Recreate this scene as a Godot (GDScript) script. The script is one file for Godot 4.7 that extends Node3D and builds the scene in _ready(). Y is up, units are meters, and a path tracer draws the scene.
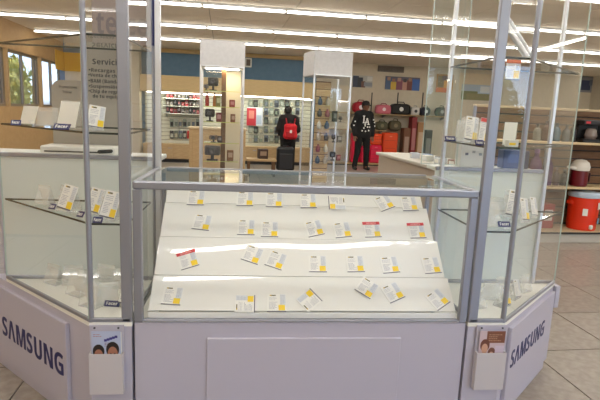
extends Node3D
# ---------------------------------------------------------------- camera numbers (fitted to the photograph)
const CAM := Vector3(-0.2557, 1.4176, 2.0612)
const YAW := -0.1007
const PITCH := 0.1711
const ROLL := 0.0425
const FOCAL := 506.54          # pixels of a 600 x 400 frame
# kiosk measures
const DECK := 0.52
const TOP := 1.12
const HALF := 0.7297
const CORNER := 0.909
const DEPTH := 0.555
const WING := 1.486            # outer rear corner of a tower
const TOWER_TOP := 2.1
const BACK_TOP := 1.155         # top of the opaque backs and ledges
const SHELF_HEIGHTS := [0.939, 1.307, 1.682]
const ROOM_TURN := 0.0524      # the shop stands 3 degrees off the kiosk
const CEIL := 2.9
const SQ := 0.70710678

var cam_right: Vector3
var cam_up: Vector3
var cam_fwd: Vector3
var M := {}
var names := {}
var mesh_cache := {}
var rng := RandomNumberGenerator.new()

# ---------------------------------------------------------------- pixels to places
func ray(px: float, py: float) -> Vector3:
	return cam_fwd + cam_right * (px - 300.0) / FOCAL - cam_up * (py - 200.0) / FOCAL
func at_y(px: float, py: float, y: float) -> Vector3:
	var d := ray(px, py)
	return CAM + d * ((y - CAM.y) / d.y)
func at_plane(px: float, py: float, p: Vector3, n: Vector3) -> Vector3:
	var d := ray(px, py)
	return CAM + d * ((p - CAM).dot(n) / d.dot(n))
func room(x: float, y: float, z: float) -> Vector3:
	return Vector3(x, y, z).rotated(Vector3.UP, ROOM_TURN)
func unroom(p: Vector3) -> Vector3:
	return p.rotated(Vector3.UP, -ROOM_TURN)
# room coordinates of the point of the plane z = const (room) behind a pixel
func at_room_z(px: float, py: float, z: float) -> Vector3:
	return unroom(at_plane(px, py, room(0, 0, z), room(0, 0, 1)))

# ---------------------------------------------------------------- materials
func mat(key: String, c: Color, rough := 0.6, metal := 0.0) -> StandardMaterial3D:
	if M.has(key):
		return M[key]
	var m := StandardMaterial3D.new()
	m.resource_name = key
	m.albedo_color = c
	m.roughness = rough
	m.metallic = metal
	M[key] = m
	return m
func paint(c: Color, rough := 0.55) -> StandardMaterial3D:
	return mat("paint_%s_%.2f" % [c.to_html(), rough], c, rough)
func glass_mat(key: String, c: Color, alpha: float) -> StandardMaterial3D:
	var m := mat(key, Color(c.r, c.g, c.b, alpha), 0.02)
	m.transparency = BaseMaterial3D.TRANSPARENCY_ALPHA
	m.cull_mode = BaseMaterial3D.CULL_DISABLED
	return m
func noise_tex(seed_: int, freq: float, a: Color, b: Color, size := 256, octaves := 4) -> NoiseTexture2D:
	var n := FastNoiseLite.new()
	n.seed = seed_
	n.frequency = freq
	n.fractal_octaves = octaves
	var t := NoiseTexture2D.new()
	t.width = size
	t.height = size
	t.seamless = true
	t.noise = n
	var g := Gradient.new()
	g.set_color(0, a)
	g.set_color(1, b)
	t.color_ramp = g
	return t
func tri_noise(key: String, a: Color, b: Color, seed_: int, scale: Vector3, rough := 0.6, freq := 0.03) -> StandardMaterial3D:
	var m := mat(key, Color.WHITE, rough)
	m.albedo_texture = noise_tex(seed_, freq, a, b)
	m.uv1_triplanar = true
	m.uv1_world_triplanar = false
	m.uv1_scale = scale
	return m
func print_mat(key: String, img: Image, rough := 0.5) -> StandardMaterial3D:
	var m := mat(key, Color.WHITE, rough)
	m.albedo_texture = ImageTexture.create_from_image(img)
	return m

# ---------------------------------------------------------------- geometry
func tri(st: SurfaceTool, a: Vector3, b: Vector3, c: Vector3, out: Vector3) -> void:
	var n := (c - a).cross(b - a)
	if n.length_squared() < 1e-14:
		return
	if n.dot(out) < 0:
		var t := b
		b = c
		c = t
		n = -n
	n = n.normalized()
	for v in [a, b, c]:
		st.set_normal(n)
		st.add_vertex(v)
func quad(st: SurfaceTool, a: Vector3, b: Vector3, c: Vector3, d: Vector3, out: Vector3) -> void:
	tri(st, a, b, c, out)
	tri(st, a, c, d, out)
func begin() -> SurfaceTool:
	var st := SurfaceTool.new()
	st.begin(Mesh.PRIMITIVE_TRIANGLES)
	return st
func add_box(st: SurfaceTool, c: Vector3, s: Vector3, bev := 0.0, basis := Basis.IDENTITY) -> void:
	var h := s * 0.5
	var b := minf(bev, minf(h.x, minf(h.y, h.z)) * 0.9)
	var vert := func(sx: float, sy: float, sz: float, axis: int) -> Vector3:
		var v := Vector3(sx * (h.x - (0.0 if axis == 0 else b)), sy * (h.y - (0.0 if axis == 1 else b)), sz * (h.z - (0.0 if axis == 2 else b)))
		return c + basis * v
	for sg in [-1.0, 1.0]:
		quad(st, vert.call(sg, -1, -1, 0), vert.call(sg, 1, -1, 0), vert.call(sg, 1, 1, 0), vert.call(sg, -1, 1, 0), basis * Vector3(sg, 0, 0))
		quad(st, vert.call(-1, sg, -1, 1), vert.call(1, sg, -1, 1), vert.call(1, sg, 1, 1), vert.call(-1, sg, 1, 1), basis * Vector3(0, sg, 0))
		quad(st, vert.call(-1, -1, sg, 2), vert.call(1, -1, sg, 2), vert.call(1, 1, sg, 2), vert.call(-1, 1, sg, 2), basis * Vector3(0, 0, sg))
	if b <= 0.0:
		return
	for s1 in [-1.0, 1.0]:
		for s2 in [-1.0, 1.0]:
			quad(st, vert.call(s1, s2, -1, 0), vert.call(s1, s2, 1, 0), vert.call(s1, s2, 1, 1), vert.call(s1, s2, -1, 1), basis * Vector3(s1, s2, 0))
			quad(st, vert.call(s1, -1, s2, 0), vert.call(s1, 1, s2, 0), vert.call(s1, 1, s2, 2), vert.call(s1, -1, s2, 2), basis * Vector3(s1, 0, s2))
			quad(st, vert.call(-1, s1, s2, 1), vert.call(1, s1, s2, 1), vert.call(1, s1, s2, 2), vert.call(-1, s1, s2, 2), basis * Vector3(0, s1, s2))
			for s3 in [-1.0, 1.0]:
				tri(st, vert.call(s1, s2, s3, 0), vert.call(s1, s2, s3, 1), vert.call(s1, s2, s3, 2), basis * Vector3(s1, s2, s3))
func box_mesh(s: Vector3, bev := 0.0) -> ArrayMesh:
	var key := "b%.4f,%.4f,%.4f,%.4f" % [s.x, s.y, s.z, bev]
	if not mesh_cache.has(key):
		var st := begin()
		add_box(st, Vector3.ZERO, s, bev)
		mesh_cache[key] = st.commit()
	return mesh_cache[key]
# a box whose +z face carries the whole texture once
func card_mesh(w: float, h: float, t: float) -> ArrayMesh:
	var key := "c%.4f,%.4f,%.4f" % [w, h, t]
	if not mesh_cache.has(key):
		var st := begin()
		var f := [Vector3(-w / 2, h / 2, t / 2), Vector3(w / 2, h / 2, t / 2), Vector3(w / 2, -h / 2, t / 2), Vector3(-w / 2, -h / 2, t / 2)]
		var uv := [Vector2(0, 0), Vector2(1, 0), Vector2(1, 1), Vector2(0, 1)]
		for i in [0, 1, 2, 0, 2, 3]:
			st.set_uv(uv[i])
			st.set_normal(Vector3(0, 0, 1))
			st.add_vertex(f[i])
		st.set_uv(Vector2(0.01, 0.01))
		var back := Vector3(0, 0, -t)
		quad(st, f[0] + back, f[1] + back, f[2] + back, f[3] + back, Vector3(0, 0, -1))
		for i in 4:
			quad(st, f[i], f[(i + 1) % 4], f[(i + 1) % 4] + back, f[i] + back, f[i] + f[(i + 1) % 4] + back * 0.5)
		mesh_cache[key] = st.commit()
	return mesh_cache[key]
# profile: Vector2(radius, height) from bottom to top
func lathe_mesh(profile: Array, seg := 24) -> ArrayMesh:
	var st := begin()
	for i in profile.size() - 1:
		var p: Vector2 = profile[i]
		var q: Vector2 = profile[i + 1]
		var n2 := Vector2(q.y - p.y, p.x - q.x)
		n2 = n2.normalized() if n2.length() > 1e-9 else Vector2(1, 0)
		for k in seg:
			var a := TAU * k / seg
			var b := TAU * (k + 1) / seg
			var da := Vector3(cos(a), 0, sin(a))
			var db := Vector3(cos(b), 0, sin(b))
			var v := [da * p.x + Vector3.UP * p.y, db * p.x + Vector3.UP * p.y, db * q.x + Vector3.UP * q.y, da * q.x + Vector3.UP * q.y]
			var nn := [da * n2.x + Vector3.UP * n2.y, db * n2.x + Vector3.UP * n2.y]
			for id in [[0, 0], [1, 1], [2, 1], [0, 0], [2, 1], [3, 0]]:
				st.set_normal(nn[id[1]])
				st.add_vertex(v[id[0]])
	return st.commit()
func add_tube(st: SurfaceTool, pts: Array, r: float, seg := 8, r2 := -1.0) -> void:
	var rings := []
	for i in pts.size():
		var d: Vector3 = (pts[mini(i + 1, pts.size() - 1)] - pts[maxi(i - 1, 0)]).normalized()
		var side := d.cross(Vector3.UP if absf(d.y) < 0.9 else Vector3.RIGHT).normalized()
		var up := side.cross(d)
		var rr := r if r2 < 0 else lerpf(r, r2, float(i) / (pts.size() - 1))
		var ring := []
		for k in seg:
			var a := TAU * k / seg
			ring.append([pts[i] + (side * cos(a) + up * sin(a)) * rr, side * cos(a) + up * sin(a)])
		rings.append(ring)
	for i in pts.size() - 1:
		for k in seg:
			var a = rings[i][k]
			var b = rings[i][(k + 1) % seg]
			var c = rings[i + 1][(k + 1) % seg]
			var d = rings[i + 1][k]
			for t in [[a, b, c], [a, c, d]]:
				var n: Vector3 = (t[2][0] - t[0][0]).cross(t[1][0] - t[0][0])
				var order := [0, 1, 2] if n.dot(t[0][1] + t[1][1]) > 0 else [0, 2, 1]
				for o in order:
					st.set_normal(t[o][1])
					st.add_vertex(t[o][0])
	for e in [0, pts.size() - 1]:
		var out: Vector3 = pts[e] - pts[1 if e == 0 else e - 1]
		for k in seg:
			tri(st, pts[e], rings[e][k][0], rings[e][(k + 1) % seg][0], out)
func tube_mesh(pts: Array, r: float, seg := 8) -> ArrayMesh:
	var st := begin()
	add_tube(st, pts, r, seg)
	return st.commit()
# convex prism: outline in x,z (Vector2(x, z)), from y0 to y1
func prism_mesh(outline: Array, y0: float, y1: float) -> ArrayMesh:
	var st := begin()
	var mid := Vector2.ZERO
	for p in outline:
		mid += p / outline.size()
	var n := outline.size()
	for i in n:
		var p: Vector2 = outline[i]
		var q: Vector2 = outline[(i + 1) % n]
		var o := (p + q) * 0.5 - mid
		var d := q - p
		var nn := Vector2(d.y, -d.x)
		if nn.dot(o) < 0:
			nn = -nn
		quad(st, Vector3(p.x, y0, p.y), Vector3(q.x, y0, q.y), Vector3(q.x, y1, q.y), Vector3(p.x, y1, p.y), Vector3(nn.x, 0, nn.y))
		tri(st, Vector3(mid.x, y1, mid.y), Vector3(p.x, y1, p.y), Vector3(q.x, y1, q.y), Vector3.UP)
		tri(st, Vector3(mid.x, y0, mid.y), Vector3(p.x, y0, p.y), Vector3(q.x, y0, q.y), Vector3.DOWN)
	return st.commit()
# flat convex polygon sheet
func sheet_mesh(pts: Array) -> ArrayMesh:
	var st := begin()
	var out: Vector3 = (pts[1] - pts[0]).cross(pts[2] - pts[0])
	for i in range(1, pts.size() - 1):
		tri(st, pts[0], pts[i], pts[i + 1], out)
	return st.commit()
# the cut edges of a pane: a band of the pane's thickness round a polygon
func rim_mesh(pts: Array, t: float, depth := 0.003) -> ArrayMesh:
	var st := begin()
	var n: Vector3 = (pts[1] - pts[0]).cross(pts[2] - pts[0]).normalized()
	for i in pts.size():
		var a: Vector3 = pts[i]
		var b: Vector3 = pts[(i + 1) % pts.size()]
		var d := b - a
		if d.length() < 1e-4:
			continue
		var z := d.normalized()
		var y := n
		var x := y.cross(z)
		add_box(st, (a + b) * 0.5, Vector3(depth, t, d.length()), 0.0, Basis(x, y, z))
	return st.commit()
func text_mesh(s: String, height: float, depth := 0.002, bold := true, family := "Droid Sans") -> TextMesh:
	var key := "t%s%.4f%s%s" % [s, height, bold, family]
	if mesh_cache.has(key):
		return mesh_cache[key]
	var f := SystemFont.new()
	f.font_names = PackedStringArray([family])
	f.font_weight = 700 if bold else 400
	var t := TextMesh.new()
	t.text = s
	t.font = f
	t.font_size = 32
	t.pixel_size = height / 23.0
	t.depth = depth
	t.curve_step = 2.0
	mesh_cache[key] = t
	return t

# ---------------------------------------------------------------- nodes
func numbered(called: String) -> String:
	var k: int = names.get(called, -1) + 1
	names[called] = k
	return called if k == 0 else "%s_%03d" % [called, k]
func tag(o: Node3D, label: String, category: String, group := "") -> Node3D:
	o.set_meta("label", label)
	o.set_meta("category", category)
	if group:
		o.set_meta("group", group)
	return o
func thing(called: String, label: String, category: String, at := Vector3.ZERO, turn := 0.0, group := "") -> Node3D:
	var o := Node3D.new()
	o.name = numbered(called)
	add_child(o)
	o.position = at
	o.rotation.y = turn
	return tag(o, label, category, group)
func part(parent: Node, called: String, m: Mesh, material: Material, at := Vector3.ZERO, rot := Vector3.ZERO) -> MeshInstance3D:
	var o := MeshInstance3D.new()
	o.name = called if parent != self else numbered(called)
	o.mesh = m
	o.material_override = material
	parent.add_child(o, true)
	o.position = at
	o.rotation = rot
	return o
func pbox(parent: Node, called: String, c: Vector3, s: Vector3, material: Material, bev := 0.0, rot := Vector3.ZERO) -> MeshInstance3D:
	return part(parent, called, box_mesh(s, bev), material, c, rot)
func struct(called: String, m: Mesh, material: Material, at := Vector3.ZERO, turn := 0.0) -> MeshInstance3D:
	var o := part(self, called, m, material, at, Vector3(0, turn, 0))
	o.set_meta("kind", "structure")
	return o
func bar(parent: Node, called: String, p: Vector3, q: Vector3, w: float, d: float, material: Material, bev := 0.002) -> MeshInstance3D:
	var z := (q - p).normalized()
	var x := (Vector3.UP.cross(z) if absf(z.y) < 0.9 else Vector3.RIGHT).normalized()
	var y := z.cross(x)
	x = y.cross(z)
	var o := part(parent, called, box_mesh(Vector3(w, d, p.distance_to(q)), bev), material)
	o.transform = Transform3D(Basis(x, y, z), (p + q) * 0.5)
	return o
func pane(parent: Node, called: String, pts: Array, material: Material, t := 0.006, rim_mat: Material = null) -> MeshInstance3D:
	var o := part(parent, called, sheet_mesh(pts), material)
	if rim_mat:
		part(o, "edge", rim_mesh(pts, t), rim_mat)
	return o
func copy(o: Node3D, at: Vector3, turn: float, label := "") -> Node3D:
	var c: Node3D = o.duplicate()
	c.name = numbered(str(o.name).rstrip("0123456789").trim_suffix("_"))
	add_child(c)
	c.position = at
	c.rotation.y = turn
	if label:
		c.set_meta("label", label)
	return c

# ---------------------------------------------------------------- the scene
func _ready() -> void:
	rng.seed = 77
	var fwd := Vector3(-sin(YAW) * cos(PITCH), -sin(PITCH), -cos(YAW) * cos(PITCH))
	var r0 := Vector3(cos(YAW), 0, -sin(YAW))
	var u0 := r0.cross(fwd)
	cam_fwd = fwd
	cam_right = r0 * cos(ROLL) + u0 * sin(ROLL)
	cam_up = u0 * cos(ROLL) - r0 * sin(ROLL)
	var cam := Camera3D.new()
	cam.name = "camera"
	cam.fov = rad_to_deg(2.0 * atan(200.0 / FOCAL))
	cam.near = 0.05
	cam.far = 200.0
	cam.transform = Transform3D(Basis(cam_right, cam_up, -cam_fwd), CAM)
	add_child(cam)
	cam.current = true
	var sky_m := ProceduralSkyMaterial.new()
	sky_m.sky_top_color = Color(0.35, 0.55, 0.85)
	sky_m.sky_horizon_color = Color(0.78, 0.87, 0.95)
	sky_m.ground_bottom_color = Color(0.4, 0.39, 0.37)
	sky_m.ground_horizon_color = Color(0.7, 0.74, 0.76)
	sky_m.sky_energy_multiplier = 2.6
	sky_m.ground_energy_multiplier = 1.6
	var sky := Sky.new()
	sky.sky_material = sky_m
	var env := Environment.new()
	env.background_mode = Environment.BG_SKY
	env.sky = sky
	env.tonemap_mode = Environment.TONE_MAPPER_LINEAR
	env.tonemap_exposure = 1.33
	env.sdfgi_enabled = true
	env.ssao_enabled = true
	env.ssil_enabled = true
	var we := WorldEnvironment.new()
	we.name = "world_environment"
	we.environment = env
	add_child(we)
	var sun := DirectionalLight3D.new()
	sun.name = "sun"
	sun.light_color = Color(1.0, 0.95, 0.85)
	sun.light_energy = 5.0
	sun.light_angular_distance = 0.6
	sun.shadow_enabled = true
	add_child(sun)
	sun.look_at_from_position(Vector3(6, 10, -4), Vector3.ZERO)
	var row_zs := [-9.6, -7.62, -5.64, -3.66, -1.68, 0.3, 2.28, 4.26, 6.24]
	for z in row_zs:
		var l := AreaLight3D.new()
		l.name = numbered("ceiling_row_lamp")
		l.area_size = Vector2(15.0, 0.036)
		l.area_normalize_energy = true
		l.light_energy = 5.8
		l.light_color = Color(1.0, 0.985, 0.95)
		l.area_range = 20.0
		l.shadow_enabled = true
		add_child(l)
		l.position = room(3.3, CEIL - 0.072, z)
		l.rotation = Vector3(-PI / 2, ROOM_TURN, 0)
	make_materials()
	build_room()
	build_lights(row_zs)
	build_outside()
	build_back_shop()
	build_vitrines()
	build_gondola()
	build_kiosk()
	build_cards()
	build_people()

func make_materials() -> void:
	var alu := mat("alu", Color(0.60, 0.61, 0.65), 0.38, 0.6)
	alu.metallic_specular = 0.5
	mat("alu_bright", Color(0.86, 0.87, 0.89), 0.3, 0.7)
	mat("blue_film", Color(0.13, 0.16, 0.36), 0.4)
	mat("laminate", Color(0.72, 0.705, 0.76), 0.42)
	mat("laminate_dark", Color(0.36, 0.30, 0.42), 0.6)
	mat("deck", Color(0.94, 0.94, 0.91), 0.35)
	mat("riser", Color(0.93, 0.93, 0.91), 0.02)
	mat("back_panel", Color(0.83, 0.86, 0.84), 0.35)
	mat("edge", Color(0.10, 0.14, 0.13), 0.2)
	mat("edge_light", Color(0.70, 0.76, 0.74), 0.2)
	glass_mat("glass", Color(0.80, 0.88, 0.84), 0.03)
	glass_mat("tinted_glass", Color(0.05, 0.05, 0.05), 0.74)
	glass_mat("shelf_glass", Color(0.70, 0.84, 0.78), 0.10)
	glass_mat("acrylic", Color(0.95, 0.96, 0.95), 0.23)
	mat("paper", Color(0.90, 0.90, 0.87), 0.6)
	mat("screw", Color(0.30, 0.29, 0.32), 0.4, 0.5)
	mat("navy", Color(0.09, 0.11, 0.36), 0.45)
	mat("yellow", Color(0.96, 0.82, 0.10), 0.5)
	mat("red", Color(0.82, 0.20, 0.22), 0.5)
	mat("black", Color(0.035, 0.035, 0.04), 0.5)
	mat("dark", Color(0.12, 0.11, 0.12), 0.5)
	mat("ink", Color(0.16, 0.16, 0.19), 0.6)
	tri_noise("wood", Color(0.68, 0.56, 0.39), Color(0.78, 0.67, 0.50), 3, Vector3(0.6, 9, 3), 0.5)
	tri_noise("fascia", Color(0.78, 0.67, 0.47), Color(0.84, 0.74, 0.54), 4, Vector3(0.6, 9, 3), 0.5)
	tri_noise("wood_dark", Color(0.37, 0.25, 0.15), Color(0.49, 0.35, 0.22), 5, Vector3(0.6, 9, 3), 0.5)
	tri_noise("slat_cream", Color(0.80, 0.80, 0.73), Color(0.86, 0.86, 0.80), 7, Vector3(0.7, 6, 2), 0.5)
	tri_noise("tile", Color(0.53, 0.49, 0.45), Color(0.63, 0.59, 0.55), 9, Vector3(3, 3, 3), 0.32, 0.02)
	mat("grout", Color(0.33, 0.30, 0.28), 0.9)
	tri_noise("ceiling_panel", Color(0.90, 0.86, 0.79), Color(0.94, 0.90, 0.83), 11, Vector3(2, 2, 2), 0.9, 0.06)
	mat("ceiling_slab", Color(0.58, 0.53, 0.47), 0.9)
	tri_noise("wall_cream", Color(0.80, 0.76, 0.68), Color(0.83, 0.79, 0.71), 13, Vector3(0.8, 0.8, 0.8), 0.8)
	tri_noise("wall_blue", Color(0.38, 0.50, 0.60), Color(0.41, 0.53, 0.63), 15, Vector3(0.8, 0.8, 0.8), 0.8)
	tri_noise("wall_tan", Color(0.70, 0.56, 0.37), Color(0.75, 0.61, 0.42), 21, Vector3(0.8, 0.8, 0.8), 0.7)
	mat("wall_yellow", Color(0.85, 0.66, 0.08), 0.6)
	tri_noise("header_white", Color(0.80, 0.80, 0.81), Color(0.84, 0.84, 0.85), 17, Vector3(2, 2, 2), 0.6)
	tri_noise("pavement", Color(0.50, 0.48, 0.45), Color(0.60, 0.58, 0.54), 19, Vector3(0.5, 0.5, 0.5), 0.9)
	var tube := mat("tube_glow", Color(0.95, 0.95, 0.93), 0.4)
	tube.emission_enabled = true
	tube.emission = Color(1.0, 0.985, 0.95)
	tube.emission_energy_multiplier = 6.0

# ---------------------------------------------------------------- shell of the shop
func build_room() -> void:
	var x0 := -4.4
	var x1 := 11.0
	var z0 := -12.7
	var z1 := 7.0
	# floor: slab with laid tiles where the photograph shows them
	var fl := struct("floor", box_mesh(Vector3(x1 - x0 + 0.4, 0.2, z1 - z0 + 0.4)), M.grout, room((x0 + x1) / 2, -0.106, (z0 + z1) / 2), ROOM_TURN)
	var ts := 0.585
	var far := begin()
	var off := unroom(at_y(556, 313, 0.0))
	var ix0 := ceili((x0 - off.x) / ts)
	var ix1 := floori((x1 - off.x) / ts) - 1
	var iz0 := ceili((z0 - off.z) / ts)
	var iz1 := floori((z1 - off.z) / ts) - 1
	var c0 := Vector3((x0 + x1) / 2, -0.106, (z0 + z1) / 2)
	for i in range(ix0, ix1 + 1):
		for k in range(iz0, iz1 + 1):
			var c := Vector3(off.x + (i + 0.5) * ts, -0.003, off.z + (k + 0.5) * ts)
			var near: bool = (c.x > 1.0 and c.x < 5.8 and c.z > -5.2 and c.z < 1.6)
			if near:
				pbox(fl, "tile", c - c0, Vector3(ts - 0.008, 0.006, ts - 0.008), M.tile, 0.001)
			else:
				add_box(far, c - c0, Vector3(ts - 0.008, 0.006, ts - 0.008))
	var rest := part(fl, "far_tiles", far.commit(), M.tile)
	rest.set_meta("kind", "stuff")
	# ceiling: slab, panels with open joints in the part that shows
	var ce := struct("ceiling", box_mesh(Vector3(x1 - x0 + 0.4, 0.2, z1 - z0 + 0.4)), M.ceiling_slab, room(c0.x, CEIL + 0.112, c0.z), ROOM_TURN)
	var restc := begin()
	for i in 13:
		for k in 30:
			var c := Vector3(x0 + (i + 0.5) * 1.26, CEIL + 0.006, z0 + (k + 0.5) * 0.655)
			var rel := c - Vector3(c0.x, CEIL + 0.112, c0.z)
			if c.z < -3.0 and c.x > -3.3 + minf(0.0, (c.z + 8.0) * 0.3):
				pbox(ce, "panel", rel, Vector3(1.25, 0.012, 0.645), M.ceiling_panel)
			else:
				add_box(restc, rel, Vector3(1.25, 0.012, 0.645))
	var rc := part(ce, "other_panels", restc.commit(), M.ceiling_panel)
	rc.set_meta("kind", "stuff")
	# back wall: a nearer part with a blue band, a deeper cream part
	struct("wall_back", box_mesh(Vector3(6.6, CEIL, 0.2)), M.wall_blue, room(-1.2, CEIL / 2, -12.0), ROOM_TURN)
	struct("wall_return", box_mesh(Vector3(0.15, CEIL, 0.88)), M.wall_cream, room(2.08, CEIL / 2, -12.36), ROOM_TURN)
	struct("wall_back_deep", box_mesh(Vector3(9.1, CEIL, 0.2)), M.wall_cream, room(6.6, CEIL / 2, -12.8), ROOM_TURN)
	struct("wall_right", box_mesh(Vector3(0.2, CEIL, 19.9)), M.wall_cream, room(11.1, CEIL / 2, -2.9), ROOM_TURN)
	# a pale cornice strip, the tan fascia and its return
	struct("trim_1", box_mesh(Vector3(6.35, 0.1, 0.06), 0.01), M.fascia, room(-1.16, CEIL - 0.055, -11.87), ROOM_TURN)
	struct("trim_2", box_mesh(Vector3(4.5, 0.41, 0.5), 0.01), M.fascia, room(-0.22, 1.995, -11.65), ROOM_TURN)
	struct("pillar", box_mesh(Vector3(0.36, CEIL, 0.34), 0.01), M.wall_cream, room(-2.66, CEIL / 2, -11.6), ROOM_TURN)
	struct("trim_3", box_mesh(Vector3(1.5, 0.46, 0.06), 0.008), M.wall_yellow, room(-3.62, 2.43, -11.87), ROOM_TURN)
	struct("trim_4", box_mesh(Vector3(1.5, 2.2, 0.04), 0.004), M.wall_cream, room(-3.62, 1.1, -11.88), ROOM_TURN)
	struct("trim_6", box_mesh(Vector3(0.03, 0.46, 0.66), 0.006), M.wall_yellow, room(x0 + 0.016, 2.43, -11.55), ROOM_TURN)
	# a row of windows in the side wall, sill at chest height
	wall_with_windows("wall_left", Vector3(x0 - 0.1, 0, z0), Vector3(x0 - 0.1, 0, z1), [[0.7, 2.4], [2.46, 4.2], [4.26, 6.0], [6.06, 7.8]], 1.3, 2.38, 1)
	# the glazed shop front behind the viewer
	wall_with_windows("wall_front", Vector3(x0, 0, z1 + 0.1), Vector3(x1, 0, z1 + 0.1), [[5.9, 7.7], [7.9, 9.7], [9.9, 11.7], [11.9, 13.7]], 0.5, 2.45, 5)

func wall_with_windows(called: String, a: Vector3, b: Vector3, spans: Array, sill: float, head: float, first: int) -> void:
	var along := (b - a).normalized()
	var length := a.distance_to(b)
	var turn := ROOM_TURN + (0.0 if absf(along.x) > 0.5 else -PI / 2)
	var st := begin()
	var put := func(s0: float, s1: float, y0: float, y1: float) -> void:
		add_box(st, Vector3((s0 + s1) / 2, (y0 + y1) / 2, 0), Vector3(s1 - s0, y1 - y0, 0.2))
	put.call(0.0, length, 0.0, sill)
	put.call(0.0, length, head, CEIL)
	var s := 0.0
	for w in spans:
		put.call(s, w[0], sill, head)
		s = w[1]
	put.call(s, length, sill, head)
	struct(called, st.commit(), M.wall_tan if first == 1 else M.wall_cream, room(a.x, 0, a.z), turn)
	var n := first
	for w in spans:
		var wd: float = w[1] - w[0]
		var hh := head - sill
		var p = a + along * ((w[0] + w[1]) / 2) + Vector3(0, (sill + head) / 2, 0)
		var f := begin()
		for sg in [-1.0, 1.0]:
			add_box(f, Vector3(sg * (wd / 2 - 0.025), 0, 0), Vector3(0.05, hh, 0.07), 0.004)
			add_box(f, Vector3(0, sg * (hh / 2 - 0.025), 0), Vector3(wd - 0.1, 0.05, 0.08), 0.004)
		add_box(f, Vector3(0, 0, 0), Vector3(0.04, hh - 0.1, 0.06), 0.004)
		var win := struct("window_%d" % n, f.commit(), mat("window_frame", Color(0.45, 0.40, 0.33), 0.5), room(p.x, p.y, p.z), turn)
		for sg in [-1.0, 1.0]:
			var cx: float = sg * (wd / 4 - 0.006)
			var hw := wd / 4 - 0.045
			pane(win, "pane", [Vector3(cx - hw, -hh / 2 + 0.05, 0), Vector3(cx + hw, -hh / 2 + 0.05, 0), Vector3(cx + hw, hh / 2 - 0.05, 0), Vector3(cx - hw, hh / 2 - 0.05, 0)], M.tinted_glass if first == 1 else M.glass)
		n += 1

func build_lights(row_zs: Array) -> void:
	var first: Node3D
	var which := ["nearest the back wall", "second from the back wall", "third from the back wall", "fourth from the back wall, behind the kiosk", "just behind the kiosk", "right above the kiosk front", "first beyond the kiosk towards the shop front", "second from the shop front", "along the shop front"]
	for r in row_zs.size():
		var z: float = row_zs[r]
		var label := "thin white fluorescent strip in the ceiling row %s" % which[r]
		for i in 13:
			var at := room(-3.7 + i * 1.2, CEIL, z)
			if first == null:
				first = thing("ceiling_light", label, "ceiling light", at, ROOM_TURN, "rows of fluorescent strips")
				var st := begin()
				add_box(st, Vector3(0, -0.018, 0), Vector3(1.19, 0.036, 0.035), 0.006)
				part(first, "housing", st.commit(), M.alu_bright)
				pbox(first, "tube", Vector3(0, -0.052, 0), Vector3(1.17, 0.030, 0.036), M.tube_glow, 0.011)
				for e in [-1.0, 1.0]:
					pbox(first, "end_cap", Vector3(e * 0.592, -0.052, 0), Vector3(0.012, 0.032, 0.04), M.paper, 0.003)
			else:
				copy(first, at, ROOM_TURN, label)

# ---------------------------------------------------------------- outside
func leaf_blob(parent: Node3D, called: String, blobs: Array, count: int, size: float, c1: Color, c2: Color) -> void:
	var st := begin()
	for i in count:
		var b = blobs[rng.randi() % blobs.size()]
		var d := Vector3(rng.randfn(), rng.randfn(), rng.randfn()).normalized()
		var p: Vector3 = b[0] + d * b[1] * pow(rng.randf(), 0.35)
		if p.y < 0.02:
			p.y = 0.02 + rng.randf() * 0.1
		var n := (d + Vector3(rng.randfn(), rng.randfn(), rng.randfn()) * 0.5).normalized()
		var t := n.cross(Vector3(rng.randfn(), rng.randfn(), rng.randfn())).normalized()
		var bt := n.cross(t)
		var s := size * rng.randf_range(0.7, 1.3)
		st.set_color(c1.lerp(c2, rng.randf()))
		quad(st, p - t * s, p + bt * s * 0.5, p + t * s, p - bt * s * 0.5, n)
	var m := mat("foliage", Color.WHITE, 0.6)
	m.vertex_color_use_as_albedo = true
	m.cull_mode = BaseMaterial3D.CULL_DISABLED
	m.backlight_enabled = true
	m.backlight = Color(0.3, 0.35, 0.12)
	part(parent, called, st.commit(), m)
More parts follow.
